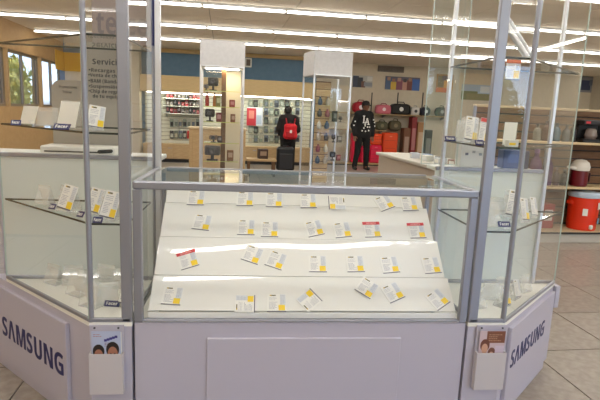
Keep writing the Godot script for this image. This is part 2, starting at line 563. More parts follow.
func build_outside() -> void:
	struct("ground_outside", box_mesh(Vector3(70, 0.1, 70)), M.pavement, room(0, -0.3, 0), ROOM_TURN)
	var spots := [[-7.0, -15.2, 2.3], [-6.6, -12.9, 2.45], [-7.1, -10.7, 2.3], [-6.5, -8.5, 2.4], [-7.0, -6.2, 2.2], [-6.7, -3.9, 2.3]]
	var kinds := ["yellow-green round bush outside beside the corner of the shop", "tall yellow-green bush outside the side windows", "olive green bush outside between two taller bushes", "broad yellow-green bush outside the side windows", "low green bush outside near the middle of side wall", "light green bush outside the last side windows"]
	for i in spots.size():
		var s = spots[i]
		var o := thing("bush", kinds[i], "bush", room(s[0], -0.25, s[1]), 0.0, "bushes outside the side windows")
		var h: float = s[2]
		leaf_blob(o, "foliage", [[Vector3(0, h * 0.6, 0), 0.75], [Vector3(0.3, h * 0.85, 0.35), 0.6], [Vector3(-0.2, h * 0.95, -0.35), 0.6], [Vector3(0.1, h * 1.05, 0.1), 0.6], [Vector3(0.2, 0.5, 0.45), 0.6], [Vector3(0.2, 0.5, -0.45), 0.6]], 3200, 0.11, Color(0.30, 0.34, 0.06), Color(0.62, 0.58, 0.12))
		var st := begin()
		for k in 4:
			add_tube(st, [Vector3(0, 0, 0), Vector3(rng.randfn() * 0.15, h * 0.4, rng.randfn() * 0.15), Vector3(rng.randfn() * 0.3, h * 0.8, rng.randfn() * 0.3)], 0.03, 6, 0.01)
		part(o, "stems", st.commit(), paint(Color(0.30, 0.22, 0.15), 0.9))
	var trees := [[-1.5, 11.8, 3.0], [1.9, 12.8, 3.6], [5.2, 11.6, 2.9], [8.7, 12.9, 3.5], [12.2, 11.8, 3.0]]
	var tl := ["round green street tree beyond the shop front, first along the kerb", "tall green street tree beyond the shop front, second along the kerb", "small green street tree beyond the shop front, third along the kerb", "broad green street tree beyond the shop front, fourth along the kerb", "dark green street tree beyond the shop front, last along the kerb"]
	for i in trees.size():
		var s = trees[i]
		var o := thing("street_tree", tl[i], "tree", room(s[0], -0.25, s[1]), 0.0, "trees beyond the shop front")
		var h: float = s[2]
		part(o, "trunk", tube_mesh([Vector3.ZERO, Vector3(0.05, h * 0.3, 0), Vector3(0, h * 0.6, 0.04)], 0.11, 8), paint(Color(0.33, 0.25, 0.18), 0.9))
		leaf_blob(o, "crown", [[Vector3(0, h * 0.62, 0), 1.15], [Vector3(0.75, h * 0.5, 0.2), 0.8], [Vector3(-0.75, h * 0.48, -0.1), 0.8], [Vector3(0, h * 0.85, 0.1), 0.8]], 4200, 0.14, Color(0.10, 0.20, 0.05), Color(0.28, 0.36, 0.12))

# ---------------------------------------------------------------- the kiosk
func face_basis(s: float) -> Array:   # oblique face of a tower: [basis (right, up, out), left end as the viewer sees it]
	var l := Vector2(WING - CORNER, DEPTH).length()
	if s > 0:
		return [Basis(Vector3(WING - CORNER, 0, -DEPTH) / l, Vector3.UP, Vector3(DEPTH, 0, WING - CORNER) / l), Vector3(CORNER, 0, 0), l]
	return [Basis(Vector3(WING - CORNER, 0, DEPTH) / l, Vector3.UP, Vector3(-DEPTH, 0, WING - CORNER) / l), Vector3(-WING, 0, -DEPTH), l]
func fitted_text(parent: Node, called: String, s: String, width: float, height: float, material: Material, tr: Transform3D, bold := true, family := "Droid Sans") -> MeshInstance3D:
	var t := text_mesh(s, height, 0.0015, bold, family)
	var o := part(parent, called, t, material)
	var bb := t.get_aabb()
	var k := width / maxf(bb.size.x, 0.001)
	var ky := height / maxf(bb.size.y, 0.001)
	var sc := Basis.from_scale(Vector3(k, ky, 1.0))
	o.transform = tr * Transform3D(sc, -(sc * (bb.position + bb.size * 0.5)))
	return o
func outline(s: float, inset: float) -> Array:
	return [Vector2(s * (HALF + 0.003 + inset), -inset), Vector2(s * (CORNER - inset * 0.4), -inset), Vector2(s * (WING - inset * 1.3), -DEPTH + inset), Vector2(s * (HALF + 0.003 + inset), -DEPTH + inset)]
func base_outline(s: float) -> Array:
	var o := outline(s, 0.004)
	if s < 0:   # this base runs on past the glass
		o[2] = Vector2(-CORNER - (WING - CORNER) * 1.22, -DEPTH * 1.22)
		o[3] = Vector2(o[3].x, -DEPTH * 1.22)
	return o
func lift(pts: Array, y: float) -> Array:
	var r := []
	for p in pts:
		r.append(Vector3(p.x, y, p.y))
	return r
func build_tower(s: float) -> void:
	var t := thing("display_tower", "tall glass corner display tower with a rear ledge holding a flat white appliance" if s < 0 else "tall glass corner display tower beside the open tiled aisle", "display case")
	var base := part(t, "base", prism_mesh(base_outline(s), 0.0, DECK - 0.018), M.laminate)
	part(t, "deck", prism_mesh(outline(s, 0.001), DECK - 0.018, DECK), M.deck)
	var xi := s * (HALF + 0.025)
	var xc := s * CORNER
	var xw := s * WING
	# posts
	bar(t, "post", Vector3(xi, DECK, -0.012), Vector3(xi, TOWER_TOP, -0.012), 0.044, 0.026, M.alu, 0.004)
	part(t, "post", lathe_mesh([Vector2(0, DECK), Vector2(0.0115, DECK), Vector2(0.0115, TOWER_TOP), Vector2(0, TOWER_TOP)], 16), M.alu, Vector3(xc - s * 0.008, 0, -0.010))
	bar(t, "post", Vector3(s * (HALF + 0.018) + (0.03 if s < 0 else 0.012), DECK + 0.004, -DEPTH + 0.012), Vector3(s * (HALF + 0.018) + (0.03 if s < 0 else 0.012), TOWER_TOP, -DEPTH + 0.012), 0.028 if s < 0 else 0.018, 0.024, M.alu_bright, 0.003)
	if s < 0:
		bar(t, "edge_strip", Vector3(-HALF - 0.010, DECK, -DEPTH + 0.012), Vector3(-HALF - 0.010, 1.705, -DEPTH + 0.012), 0.012, 0.02, M.alu, 0.002)
		bar(t, "film_strip", Vector3(-HALF - 0.010, 1.705, -DEPTH + 0.012), Vector3(-HALF - 0.010, TOWER_TOP, -DEPTH + 0.012), 0.014, 0.022, M.blue_film, 0.002)
	else:
		bar(t, "post", Vector3(1.345, DECK, -DEPTH + 0.012), Vector3(1.345, TOWER_TOP, -DEPTH + 0.012), 0.02, 0.02, M.alu_bright, 0.003)
		# half-open sliding rear door that sticks out past the frame
		pane(t, "sliding_door", [Vector3(HALF - 0.075, BACK_TOP + 0.02, -DEPTH - 0.02), Vector3(HALF + 0.12, BACK_TOP + 0.02, -DEPTH - 0.02), Vector3(HALF + 0.12, TOWER_TOP - 0.03, -DEPTH - 0.02), Vector3(HALF - 0.075, TOWER_TOP - 0.03, -DEPTH - 0.02)], M.shelf_glass, 0.008, M.edge_light)
		pbox(t, "corner_block", Vector3(WING + 0.012, DECK - 0.075, -DEPTH + 0.0), Vector3(0.03, 0.13, 0.05), M.laminate, 0.004)
	# bottom and top rails
	var oi := outline(s, 0.006)
	for y in [DECK + 0.009, TOWER_TOP]:
		for k in 4:
			bar(t, "rail", Vector3(oi[k].x, y, oi[k].y), Vector3(oi[(k + 1) % 4].x, y, oi[(k + 1) % 4].y), 0.014, 0.018, M.alu, 0.003)
	# glass
	var y0 := DECK + 0.016
	var y1 := TOWER_TOP - 0.008
	var g := outline(s, 0.004)
	var wall := func(called: String, p: Vector2, q: Vector2, lo: float, rim: Material) -> void:
		pane(t, called, [Vector3(p.x, lo, p.y), Vector3(q.x, lo, q.y), Vector3(q.x, y1, q.y), Vector3(p.x, y1, p.y)], M.glass, 0.006, rim)
	wall.call("front_glass", Vector2(s * (HALF + 0.046), -0.006), Vector2(s * (CORNER - 0.014), -0.006), y0, null)
	wall.call("oblique_glass", g[1], g[2], y0, M.edge_light)
	wall.call("side_glass", Vector2(g[0].x, -0.03), Vector2(g[3].x, -DEPTH + 0.03), y0, null)
	pane(t, "top_glass", lift(outline(s, 0.012), TOWER_TOP + 0.005), M.glass, 0.006, M.edge_light)
	# opaque lower back and its capping rail
	var xb := xw if s < 0 else 1.345
	pbox(t, "back_panel", Vector3((xb + s * HALF) / 2, (DECK + BACK_TOP) / 2, -DEPTH - 0.004), Vector3(absf(xb - s * HALF), BACK_TOP - DECK, 0.012), M.back_panel)
	bar(t, "back_rail", Vector3(xb, BACK_TOP, -DEPTH), Vector3(s * HALF, BACK_TOP, -DEPTH), 0.024, 0.02, M.alu, 0.003)
	# glass shelves
	for y in SHELF_HEIGHTS:
		var p := lift(outline(s, 0.022), y - 0.004)
		pane(t, "shelf", p, M.shelf_glass, 0.008, M.edge)
	# raised lettered board on the oblique base face
	var fb := face_basis(s)
	var b: Basis = fb[0]
	var from: Vector3 = fb[1]
	var m0 := -0.16 if s < 0 else 0.06
	var m1: float = fb[2] - (0.17 if s < 0 else 0.02)
	var yt := DECK - (0.055 if s < 0 else 0.04)
	var mid := from + b.x * ((m0 + m1) / 2) + b.z * 0.006 + Vector3(0, (0.07 + yt) / 2, 0)
	var board := part(base, "sign_board", box_mesh(Vector3(m1 - m0, yt - 0.07, 0.02), 0.003), M.laminate)
	board.transform = Transform3D(b, mid)
	var cx := (-0.04 + 0.60) / 2 if s < 0 else (0.09 + 0.63) / 2
	var yy := DECK - (0.262 if s < 0 else 0.208)
	fitted_text(base, "lettering", "S\u039bMSUNG", 0.64 if s < 0 else 0.54, 0.105 if s < 0 else 0.088, M.navy, Transform3D(b, from + b.x * cx + b.z * 0.0165 + Vector3(0, yy, 0)))
	if s > 0:
		pbox(t, "ledge", Vector3(1.05, BACK_TOP - 0.012, -DEPTH - 0.13), Vector3(0.58, 0.024, 0.20), M.back_panel, 0.004)
	if s < 0:
		# work ledge behind the case and the boards that stand on it
		pbox(t, "ledge", Vector3(-(WING + HALF) / 2 - 0.08, BACK_TOP - 0.012, -DEPTH - 0.17), Vector3(WING - HALF + 0.16, 0.024, 0.30), M.back_panel, 0.004)
		pbox(t, "ledge_support", Vector3(-(WING + HALF) / 2 - 0.08, (BACK_TOP - 0.024) / 2, -DEPTH - 0.27), Vector3(WING - HALF + 0.1, BACK_TOP - 0.024, 0.02), M.laminate)
		pbox(t, "header_board", Vector3(-HALF - 0.15, 1.89, -DEPTH - 0.012), Vector3(0.30, 0.37, 0.012), paint(Color(0.55, 0.49, 0.47), 0.5), 0.002)
		fitted_text(t, "header_lettering", "telcel", 0.27, 0.11, paint(Color(0.42, 0.38, 0.40), 0.5), Transform3D(Basis.IDENTITY, Vector3(-HALF - 0.145, 1.805, -DEPTH - 0.0045)))

func build_kiosk() -> void:
	build_tower(-1.0)
	build_tower(1.0)
	# low counter between the towers
	var c := thing("display_counter", "low glass-topped display counter with a white base between two glass towers", "display case")
	var w := HALF - 0.004
	pbox(c, "base", Vector3(0, (DECK - 0.004) / 2, -DEPTH / 2), Vector3(2 * w, DECK - 0.004, DEPTH - 0.01), M.laminate, 0.003)
	var pl := at_plane(207, 338, Vector3(0, 0, 0), Vector3.BACK)
	var pr := at_plane(401, 338, Vector3(0, 0, 0), Vector3.BACK)
	pbox(c, "front_board", Vector3((pl.x + pr.x) / 2, (pl.y + 0.06) / 2, -0.002), Vector3(pr.x - pl.x, pl.y - 0.06, 0.016), M.laminate, 0.003)
	pbox(c, "deck", Vector3(0, DECK - 0.002, -DEPTH / 2), Vector3(2 * w - 0.01, 0.008, DEPTH - 0.03), M.deck)
	for s in [-1.0, 1.0]:
		bar(c, "post", Vector3(s * (w - 0.018), DECK, -0.014), Vector3(s * (w - 0.018), TOP - 0.034, -0.014), 0.036, 0.026, M.alu, 0.004)
		bar(c, "post", Vector3(s * (w - 0.036), DECK, -DEPTH + 0.022), Vector3(s * (w - 0.036), TOP - 0.03, -DEPTH + 0.022), 0.02, 0.02, M.alu, 0.003)
		bar(c, "top_rail", Vector3(s * (w - 0.012), TOP - 0.010, -0.028), Vector3(s * (w - 0.012), TOP - 0.010, -DEPTH + 0.03), 0.024, 0.018, M.alu, 0.004)
	bar(c, "front_rail", Vector3(-w, TOP - 0.017, -0.014), Vector3(w, TOP - 0.017, -0.014), 0.028, 0.034, M.alu, 0.006)
	bar(c, "bottom_rail", Vector3(-w + 0.036, DECK + 0.007, -0.014), Vector3(w - 0.036, DECK + 0.007, -0.014), 0.026, 0.009, M.alu, 0.004)
	bar(c, "rear_rail", Vector3(-w + 0.05, TOP - 0.012, -DEPTH + 0.012), Vector3(w - 0.05, TOP - 0.012, -DEPTH + 0.012), 0.022, 0.022, M.alu, 0.004)
	pane(c, "front_glass", [Vector3(-w + 0.034, DECK + 0.011, -0.016), Vector3(w - 0.034, DECK + 0.011, -0.016), Vector3(w - 0.034, TOP - 0.033, -0.016), Vector3(-w + 0.034, TOP - 0.033, -0.016)], M.glass)
	pane(c, "top_glass", [Vector3(-w + 0.02, TOP - 0.004, -0.026), Vector3(w - 0.02, TOP - 0.004, -0.026), Vector3(w - 0.02, TOP - 0.004, -DEPTH + 0.03), Vector3(-w + 0.02, TOP - 0.004, -DEPTH + 0.03)], M.shelf_glass)
	pbox(c, "back_board", Vector3(0, (DECK + 0.98) / 2, -DEPTH + 0.006), Vector3(2 * w - 0.15, 0.98 - DECK, 0.01), M.back_panel)
	# white stepped riser inside the counter
	var r := thing("stepped_riser", "glossy white four-step sloping riser under price cards in low counter", "riser")
	var half_r := [0.683, 0.668, 0.650, 0.630]
	for i in 4:
		part(r, "tier", tier_mesh(-0.672 + i * 0.003, half_r[i], TIER_Z[i], TIER_Z[i + 1], TIER_OFF[i]), M.riser)
	pbox(r, "front_lip", Vector3(0.005, DECK + 0.0185, -0.032), Vector3(1.362, 0.032, 0.008), M.riser, 0.003)
	var st := begin()
	for sg in [-0.64, 0.60]:
		var a := Vector3(sg - 0.004, 0, 0)
		var b := Vector3(sg + 0.004, 0, 0)
		var tp := [Vector3(0, DECK + 0.003, -0.05), Vector3(0, DECK + 0.003, -0.53), Vector3(0, 0.985, -0.53), Vector3(0, DECK + 0.006, -0.05)]
		for k in 4:
			var k2 := (k + 1) % 4
			quad(st, a + tp[k], b + tp[k], b + tp[k2], a + tp[k2], (tp[k] + tp[k2]) / 2 - Vector3(0, 0.7, -0.4))
		tri(st, a + tp[0], a + tp[1], a + tp[2], Vector3.LEFT)
		tri(st, b + tp[0], b + tp[1], b + tp[2], Vector3.RIGHT)
	part(r, "support", st.commit(), M.riser)
	build_tower_goods()
	build_leaflets()
	# side counter that closes the ring of the kiosk further back
	var a3 := at_y(378, 152, TOP)
	var b3 := at_y(426, 164, TOP)
	var dir := (b3 - a3).normalized()
	var turn := atan2(-dir.z, dir.x)
	var sc := thing("side_counter", "plain white low counter inside the kiosk ring with small packets on top", "counter", (a3 + b3) / 2 + dir * 0.1 - Vector3(0, TOP, 0), turn)
	var ln := a3.distance_to(b3) + 0.2
	pbox(sc, "carcass", Vector3(0, TOP / 2 - 0.012, -0.21), Vector3(ln, TOP - 0.024, 0.4), paint(Color(0.68, 0.63, 0.57), 0.5), 0.004)
	pbox(sc, "worktop", Vector3(0, TOP - 0.011, -0.2), Vector3(ln + 0.02, 0.022, 0.43), paint(Color(0.74, 0.72, 0.68), 0.4), 0.004)
	var cols := [Color(0.80, 0.82, 0.86), Color(0.35, 0.45, 0.62), Color(0.85, 0.84, 0.80), Color(0.25, 0.28, 0.33), Color(0.78, 0.80, 0.82), Color(0.55, 0.35, 0.30)]
	var words := ["pale grey", "blue", "cream", "charcoal", "light grey", "brown"]
	for i in 6:
		var x := -ln / 2 + 0.50 + i * 0.105
		var p := sc.transform * Vector3(x, TOP, -0.11 - 0.05 * (i % 2))
		var o := thing("packet", "small %s boxed packet standing on white side counter" % words[i], "packet", p, turn + 0.2 * (i % 3 - 1), "packets on the side counter")
		pbox(o, "carton", Vector3(0, 0.02, 0), Vector3(0.075, 0.04, 0.06), paint(cols[i]), 0.002)
		pbox(o, "front_print", Vector3(0, 0.02, 0.0305), Vector3(0.05, 0.022, 0.001), M.paper)

const TIER_Z := [-0.038, -0.158, -0.297, -0.433, -0.525]
const TIER_OFF := [0.004, 0.010, 0.013, 0.016]
func tier_point(x: float, z: float, off: float, wave: bool) -> Vector3:
	var y := 0.515 - z
	var o := off
	if off < 0.010:   # the bottom tier lies a little flatter
		o += (z - TIER_Z[1]) * 0.079
	if wave:
		o += 0.0006 * sin(x * 6.2 + z * 6.0) + 0.0003 * sin(x * 11.0 - z * 8.0)
	return Vector3(x, y, z) + Vector3(0, SQ, SQ) * o
func tier_mesh(xa: float, xb: float, za: float, zb: float, off: float) -> ArrayMesh:
	var st := begin()
	st.set_smooth_group(0)
	var nx := 48
	var nz := 5
	var pt := func(i: int, k: int, d: float) -> Vector3:
		return tier_point(lerpf(xa, xb, float(i) / nx), lerpf(za, zb, float(k) / nz), off + d, true)
	var nrm := func(p: Vector3) -> Vector3:
		var e := 0.002
		var u := tier_point(p.x + e, p.z, off, true) - tier_point(p.x - e, p.z, off, true)
		var v := tier_point(p.x, p.z - e, off, true) - tier_point(p.x, p.z + e, off, true)
		return u.cross(v).normalized()
	for i in nx:
		for k in nz:
			var q := [pt.call(i, k, 0.0), pt.call(i, k + 1, 0.0), pt.call(i + 1, k + 1, 0.0), pt.call(i, k, 0.0), pt.call(i + 1, k + 1, 0.0), pt.call(i + 1, k, 0.0)]
			for v in q:
				st.set_normal(nrm.call(v))
				st.add_vertex(v)
	var th := -0.007
	for i in nx:
		quad(st, pt.call(i, 0, 0.0), pt.call(i + 1, 0, 0.0), pt.call(i + 1, 0, th), pt.call(i, 0, th), Vector3(0, -1, 1))
		quad(st, pt.call(i, nz, 0.0), pt.call(i + 1, nz, 0.0), pt.call(i + 1, nz, th), pt.call(i, nz, th), Vector3(0, 1, -1))
		for k in nz:
			quad(st, pt.call(i, k, th), pt.call(i + 1, k, th), pt.call(i + 1, k + 1, th), pt.call(i, k + 1, th), Vector3(0, -1, -1))
	for k in nz:
		quad(st, pt.call(0, k, 0.0), pt.call(0, k + 1, 0.0), pt.call(0, k + 1, th), pt.call(0, k, th), Vector3.LEFT)
		quad(st, pt.call(nx, k, 0.0), pt.call(nx, k + 1, 0.0), pt.call(nx, k + 1, th), pt.call(nx, k, th), Vector3.RIGHT)
	return st.commit()

# ---------------------------------------------------------------- price cards
func text_rows(img: Image, x: int, y: int, w: int, rows: int, step: int, c: Color, seed_: int) -> void:
	var r := RandomNumberGenerator.new()
	r.seed = seed_
	for k in rows:
		var px := x
		var end := x + int(w * r.randf_range(0.6, 1.0))
		while px < end:
			var word := r.randi_range(3, 9)
			img.fill_rect(Rect2i(px, y + k * step, mini(word, end - px), 2), c)
			px += word + 2
func card_print(seed_: int) -> Image:
	var img := Image.create(96, 100, false, Image.FORMAT_RGB8)
	img.fill(Color(0.93, 0.93, 0.91))
	img.fill_rect(Rect2i(66, 4, 28, 60), Color(0.84, 0.86, 0.88))
	img.fill_rect(Rect2i(14, 7, 30, 6), Color(0.36, 0.34, 0.20))
	img.fill_rect(Rect2i(14, 7, 8, 6), Color(0.75, 0.62, 0.12))
	text_rows(img, 10, 20, 50, 3, 7, Color(0.62, 0.63, 0.68), seed_)
	text_rows(img, 10, 46, 46, 7, 6, Color(0.52, 0.53, 0.60), seed_ + 5)
	text_rows(img, 68, 10, 24, 7, 7, Color(0.60, 0.62, 0.68), seed_ + 9)
	img.fill_rect(Rect2i(0, 95, 96, 5), Color(0.34, 0.34, 0.40))
	return img
func price_card(label: String, group: String, red: bool, variant: int) -> Node3D:
	var o := thing("price_card", label, "price card", Vector3.ZERO, 0.0, group)
	var pm: StandardMaterial3D = M["card_print_%d" % (variant % 3)]
	part(o, "sheet", card_mesh(0.083, 0.088, 0.0015), pm, Vector3(0, 0, 0.00075))
	pbox(o, "price_square", Vector3(0.0225, -0.024, 0.0019), Vector3(0.028, 0.026, 0.0008), M.yellow)
	if red:
		pbox(o, "red_banner", Vector3(0, 0.037, 0.0019), Vector3(0.087, 0.016, 0.0008), M.red)
		fitted_text(o, "banner_lettering", "OFERTA", 0.05, 0.007, paint(Color(0.95, 0.75, 0.72)), Transform3D(Basis.IDENTITY, Vector3(0, 0.037, 0.0024)))
	return o
func build_cards() -> void:
	for v in 3:
		print_mat("card_print_%d" % v, card_print(100 + v * 31), 0.45)
	# tier from the top, pixel centre, turn (degrees, counter-clockwise), red heading
	var rows := [
		[[196, 198, 0, 0], [245, 199, 0, 0], [274, 200, 0, 0], [308, 201, 2, 0], [337, 203, -90, 0], [384, 203, 24, 0], [409, 204, 4, 0]],
		[[202, 222.5, -7, 0], [246, 227.5, 0, 0], [269.5, 229.5, 0, 0], [314, 228.5, 15, 0], [342, 230, 8, 0], [372, 230, 3, 1], [416.5, 231, 3, 1]],
		[[188, 260, 20, 1], [252.5, 254.5, -20, 0], [276, 260, -20, 0], [317.5, 264, 0, 0], [355, 264, 2, 0], [389.5, 265, 6, 0], [431, 265.5, 5, 0]],
		[[172.5, 295, -4, 0], [245, 303, 90, 0], [276.5, 302, 0, 0], [309, 299.5, 130, 0], [366.5, 287, -36, 0], [392.5, 291.5, 24, 0], [437, 298.5, 33, 0]]]
	var tn := ["top step", "second step from the top", "third step from the top", "bottom step"]
	var n := Vector3(0, SQ, SQ)
	for i in 4:
		var tier := 3 - i
		for k in rows[i].size():
			var c = rows[i][k]
			var a: float = c[2]
			var how := "straight"
			if absf(a) > 12:
				how = "tilted"
			if absf(a) > 80:
				how = "sideways"
			if absf(a) > 120:
				how = "turned over" if a < 150 else "upside-down"
			var nm := "white price card with yellow corner, lying %s on riser's %s" % [how, tn[i]]
			if c[3] == 1:
				nm = "red-headed price card with yellow corner, lying %s on riser's %s" % [how, tn[i]]
			var o := price_card(nm, "price cards on the white riser", c[3] == 1, i + k)
			var p := at_plane(c[0], c[1], Vector3(0, 0.515, 0) + n * (TIER_OFF[tier] + (0.005 if tier == 0 else 0.0)), n)
			var tip := -0.056 if tier == 0 else 0.0
			var b := Basis(Vector3.RIGHT, tip) * Basis(Vector3.RIGHT, Vector3(0, SQ, -SQ), n)
			var lifted := tier_point(p.x, p.z - SQ * TIER_OFF[tier], TIER_OFF[tier], true)
			o.transform = Transform3D(b * Basis(Vector3.BACK, deg_to_rad(a)), Vector3(p.x, lifted.y, lifted.z) + n * (0.0066 if c[0] == 366.5 else 0.0016))

# leaning card in a clear stand, on a shelf
func stand_card(at: Vector3, turn: float, w: float, h: float, label: String, kind: String, variant := 0) -> Node3D:
	var o := thing("card_stand", label, "card stand", at, turn)
	var lean := 0.32
	var st := begin()
	var tb := Basis(Vector3.RIGHT, -lean)
	add_box(st, tb * Vector3(0, h / 2, 0) + Vector3(0, 0.003, 0), Vector3(w, h, 0.002), 0.0, tb)
	add_box(st, Vector3(0, 0.0015, -0.025), Vector3(w, 0.002, 0.05))
	var tb2 := Basis(Vector3.RIGHT, 0.3)
	add_box(st, Vector3(0, h * 0.40, -h * 0.44), Vector3(w, h * 0.8, 0.002), 0.0, tb2)
	part(o, "clear_stand", st.commit(), M.acrylic)
	if kind == "empty":
		return o
	var pm: Material = M["card_print_%d" % (variant % 3)] if kind != "plain" else M.paper
	var sheet := part(o, "sheet", card_mesh(w * 0.92, h * 0.94, 0.0015), pm)
	var rise := 0.003
	if kind != "plain":
		tb = tb * Basis(Vector3.BACK, -0.16)   # the sheet sits askew in its stand
		rise = 0.010
	sheet.transform = Transform3D(tb, tb * Vector3(0, h / 2, 0.0022) + Vector3(0, rise, 0))
	if kind == "yellow" or kind == "red":
		var sq := pbox(o, "price_square", Vector3.ZERO, Vector3(w * 0.32, h * 0.27, 0.0008), M.yellow)
		sq.transform = Transform3D(tb, tb * Vector3(w * 0.27, h * 0.22, 0.0036) + Vector3(0, rise, 0))
	if kind == "red":
		var bn := pbox(o, "red_banner", Vector3.ZERO, Vector3(w * 0.92, h * 0.15, 0.0008), M.red)
		bn.transform = Transform3D(tb, tb * Vector3(0, h * 0.88, 0.0036) + Vector3(0, rise, 0))
	return o
func brand_tag(at: Vector3, turn: float, w: float, label: String) -> void:
	var o := thing("brand_tag", label, "tag", at, turn, "small navy tags in the towers")
	var b := Basis(Vector3.RIGHT, -0.6)
	var p := pbox(o, "plate", Vector3(0, 0.0125, 0), Vector3(w, 0.027, 0.004), M.navy, 0.0008)
	p.transform = Transform3D(b, Vector3(0, 0.0125, 0))
	fitted_text(o, "lettering", "Facer", w * 0.74, 0.014, M.paper, Transform3D(b, Vector3(0, 0.0125, 0) + b * Vector3(0, 0, 0.0028)))
func inw(px: float, py: float, y: float) -> Vector3:   # on a shelf or deck, moved in from the oblique glass
	var p := at_y(px, py, y)
	var s := signf(p.x)
	return p + Vector3(-s * 0.69, 0, -0.72) * 0.03
func shelf_spot(px: float, py: float, z: float, y: float) -> Vector3:
	var p := at_plane(px, py, Vector3(0, 0, z), Vector3.BACK)
	return Vector3(p.x, y, z)
func build_tower_goods() -> void:
	for v in 3:
		print_mat("card_print_%d" % v, card_print(100 + v * 31), 0.45)
	var d := DECK + 0.0005
	var s2: float = SHELF_HEIGHTS[0] + 0.0005
	var s1: float = SHELF_HEIGHTS[1] + 0.0005
	var s3: float = SHELF_HEIGHTS[2] + 0.0005
	# tower with the ledge
	stand_card(shelf_spot(66, 129, -0.19, s1), -0.35, 0.10, 0.12, "tall plain white card leaning in a clear stand beside the corner post", "plain")
	brand_tag(shelf_spot(62, 128, -0.10, s1), -0.3, 0.075, "navy tag before the tall plain white card on the middle-high shelf")
	stand_card(shelf_spot(95, 130, -0.13, s1), 0.35, 0.07, 0.10, "narrow price card with yellow corner behind the corner post, above the open notebook", "yellow", 1)
	stand_card(shelf_spot(27, 122, -0.40, s1), -0.5, 0.10, 0.09, "plain white card in clear stand at the far end of high shelf", "plain")
	brand_tag(shelf_spot(16, 124, -0.33, s1), 0.2, 0.04, "small navy tag at the far end of the high shelf")
	stand_card(shelf_spot(46, 123, -0.36, s1), -0.2, 0.09, 0.085, "empty clear stand on the high shelf near the plain white card", "empty")
	stand_card(inw(57, 213, s2), -0.42, 0.085, 0.118, "leaning price card with yellow corner on the lower shelf, between two clear stands", "yellow", 2)
	stand_card(inw(34, 205, s2), -0.5, 0.08, 0.09, "empty clear stand near the far end of the lower shelf", "empty")
	stand_card(inw(85, 216, s2), -0.35, 0.075, 0.115, "price card with yellow corner half hidden by the corner post on the lower shelf", "yellow", 0)
	stand_card(inw(100, 222, s2), -0.2, 0.074, 0.122, "price card leaning sideways beside the wide aluminium post on lower shelf", "yellow", 1)
	brand_tag(inw(46, 210, s2), -0.4, 0.035, "small navy tag before the leaning card between clear stands, lower shelf")
	brand_tag(inw(74, 218, s2), -0.5, 0.035, "small navy tag on the lower shelf beside the corner post")
	brand_tag(inw(91, 224, s2), -0.1, 0.04, "small navy tag on the lower shelf next to the wide post card")
	brand_tag(inw(106, 308, d), -0.15, 0.068, "navy tag lying on the white deck beside a white card")
	stand_card(inw(117.5, 309, d), -0.25, 0.06, 0.13, "white printed card in clear stand on the deck against the wide post", "print", 2)
	var es := [[43, 286, -0.6], [66, 287, 0.0], [66, 298, -0.6], [80, 310, -0.5], [82, 292, 0.2], [98, 286, -0.3], [101, 307, 0.2], [117, 291, 0.0]]
	for e in es:
		var o := stand_card(inw(e[0], e[1], d), e[2], 0.095, 0.10, "empty clear acrylic stand in a jumble on the white deck", "empty")
		o.set_meta("group", "empty stands on the deck beside the ledge tower")
	# flat white machine lying on the ledge
	var lp := shelf_spot(82, 150, -DEPTH - 0.135, BACK_TOP + 0.0005)
	var nb := thing("flat_appliance", "flat white appliance with a dark slot and black grip on the rear ledge", "appliance", lp, 0.05)
	pbox(nb, "case", Vector3(0, 0.022, 0), Vector3(0.36, 0.044, 0.16), M.paper, 0.006)
	pbox(nb, "slot", Vector3(-0.03, 0.017, 0.0802), Vector3(0.26, 0.007, 0.002), M.dark)
	pbox(nb, "grip", Vector3(0.135, 0.024, 0.085), Vector3(0.075, 0.018, 0.02), M.black, 0.006, Vector3(0, 0, 0.08))
	# service board and lower board stand on the ledge
	var sb0 := shelf_spot(84, 100, -DEPTH - 0.24, BACK_TOP)
	var sb1 := shelf_spot(131, 100, -DEPTH - 0.24, BACK_TOP)
	var gw := paint(Color(0.60, 0.58, 0.54), 0.6)
	var sb := thing("service_board", "tall grey information board with a bulleted list of services behind glass", "sign", Vector3((sb0.x + sb1.x) / 2, BACK_TOP + 0.0005, -DEPTH - 0.24))
	var bw := sb1.x - sb0.x
	pbox(sb, "board", Vector3(0, 0.29, 0), Vector3(bw, 0.58, 0.006), gw, 0.001)
	var lines := [["Servicios", 62, 5.4, 94], ["\u2022Recargas", 71, 4.3, 90], ["\u2022Venta de chips", 76, 4.3, 90], ["\u2022BAM (Banda)", 81.5, 4.3, 90], ["\u2022Suspensi\u00f3n", 87, 4.3, 90], ["\u2022Chip de regalo", 92, 4.3, 90], ["de tu equipo", 97, 4.3, 94]]
	var widths := [30.0, 24.0, 32.0, 29.0, 27.0, 31.0, 27.0]
	for i in lines.size():
		var l = lines[i]
		var p := at_plane(l[3] + widths[i] / 2, l[1], Vector3(0, 0, -DEPTH - 0.236), Vector3.BACK)
		var k := 2.86 / FOCAL
		fitted_text(sb, "lettering", l[0], widths[i] * k, l[2] * k, M.ink, Transform3D(Basis.IDENTITY, p - sb.position), true)
	var q0 := shelf_spot(52, 100, -DEPTH - 0.26, BACK_TOP)
	var pb := thing("small_board", "short grey board with rounded corner and two small words beside the service board", "sign", Vector3((q0.x + sb0.x) / 2, BACK_TOP + 0.0005, -DEPTH - 0.26))
	var w2 := sb0.x - q0.x
	var st := begin()
	var pts := []
	var hb: float = at_plane(60, 80, Vector3(0, 0, -DEPTH - 0.26), Vector3.BACK).y - BACK_TOP
	for k in 9:
		var a := PI / 2 + PI / 2 * k / 8.0
		pts.append(Vector2(-w2 / 2 + 0.05 + 0.05 * cos(a), hb - 0.05 + 0.05 * sin(a)))
	pts.append(Vector2(-w2 / 2, 0))
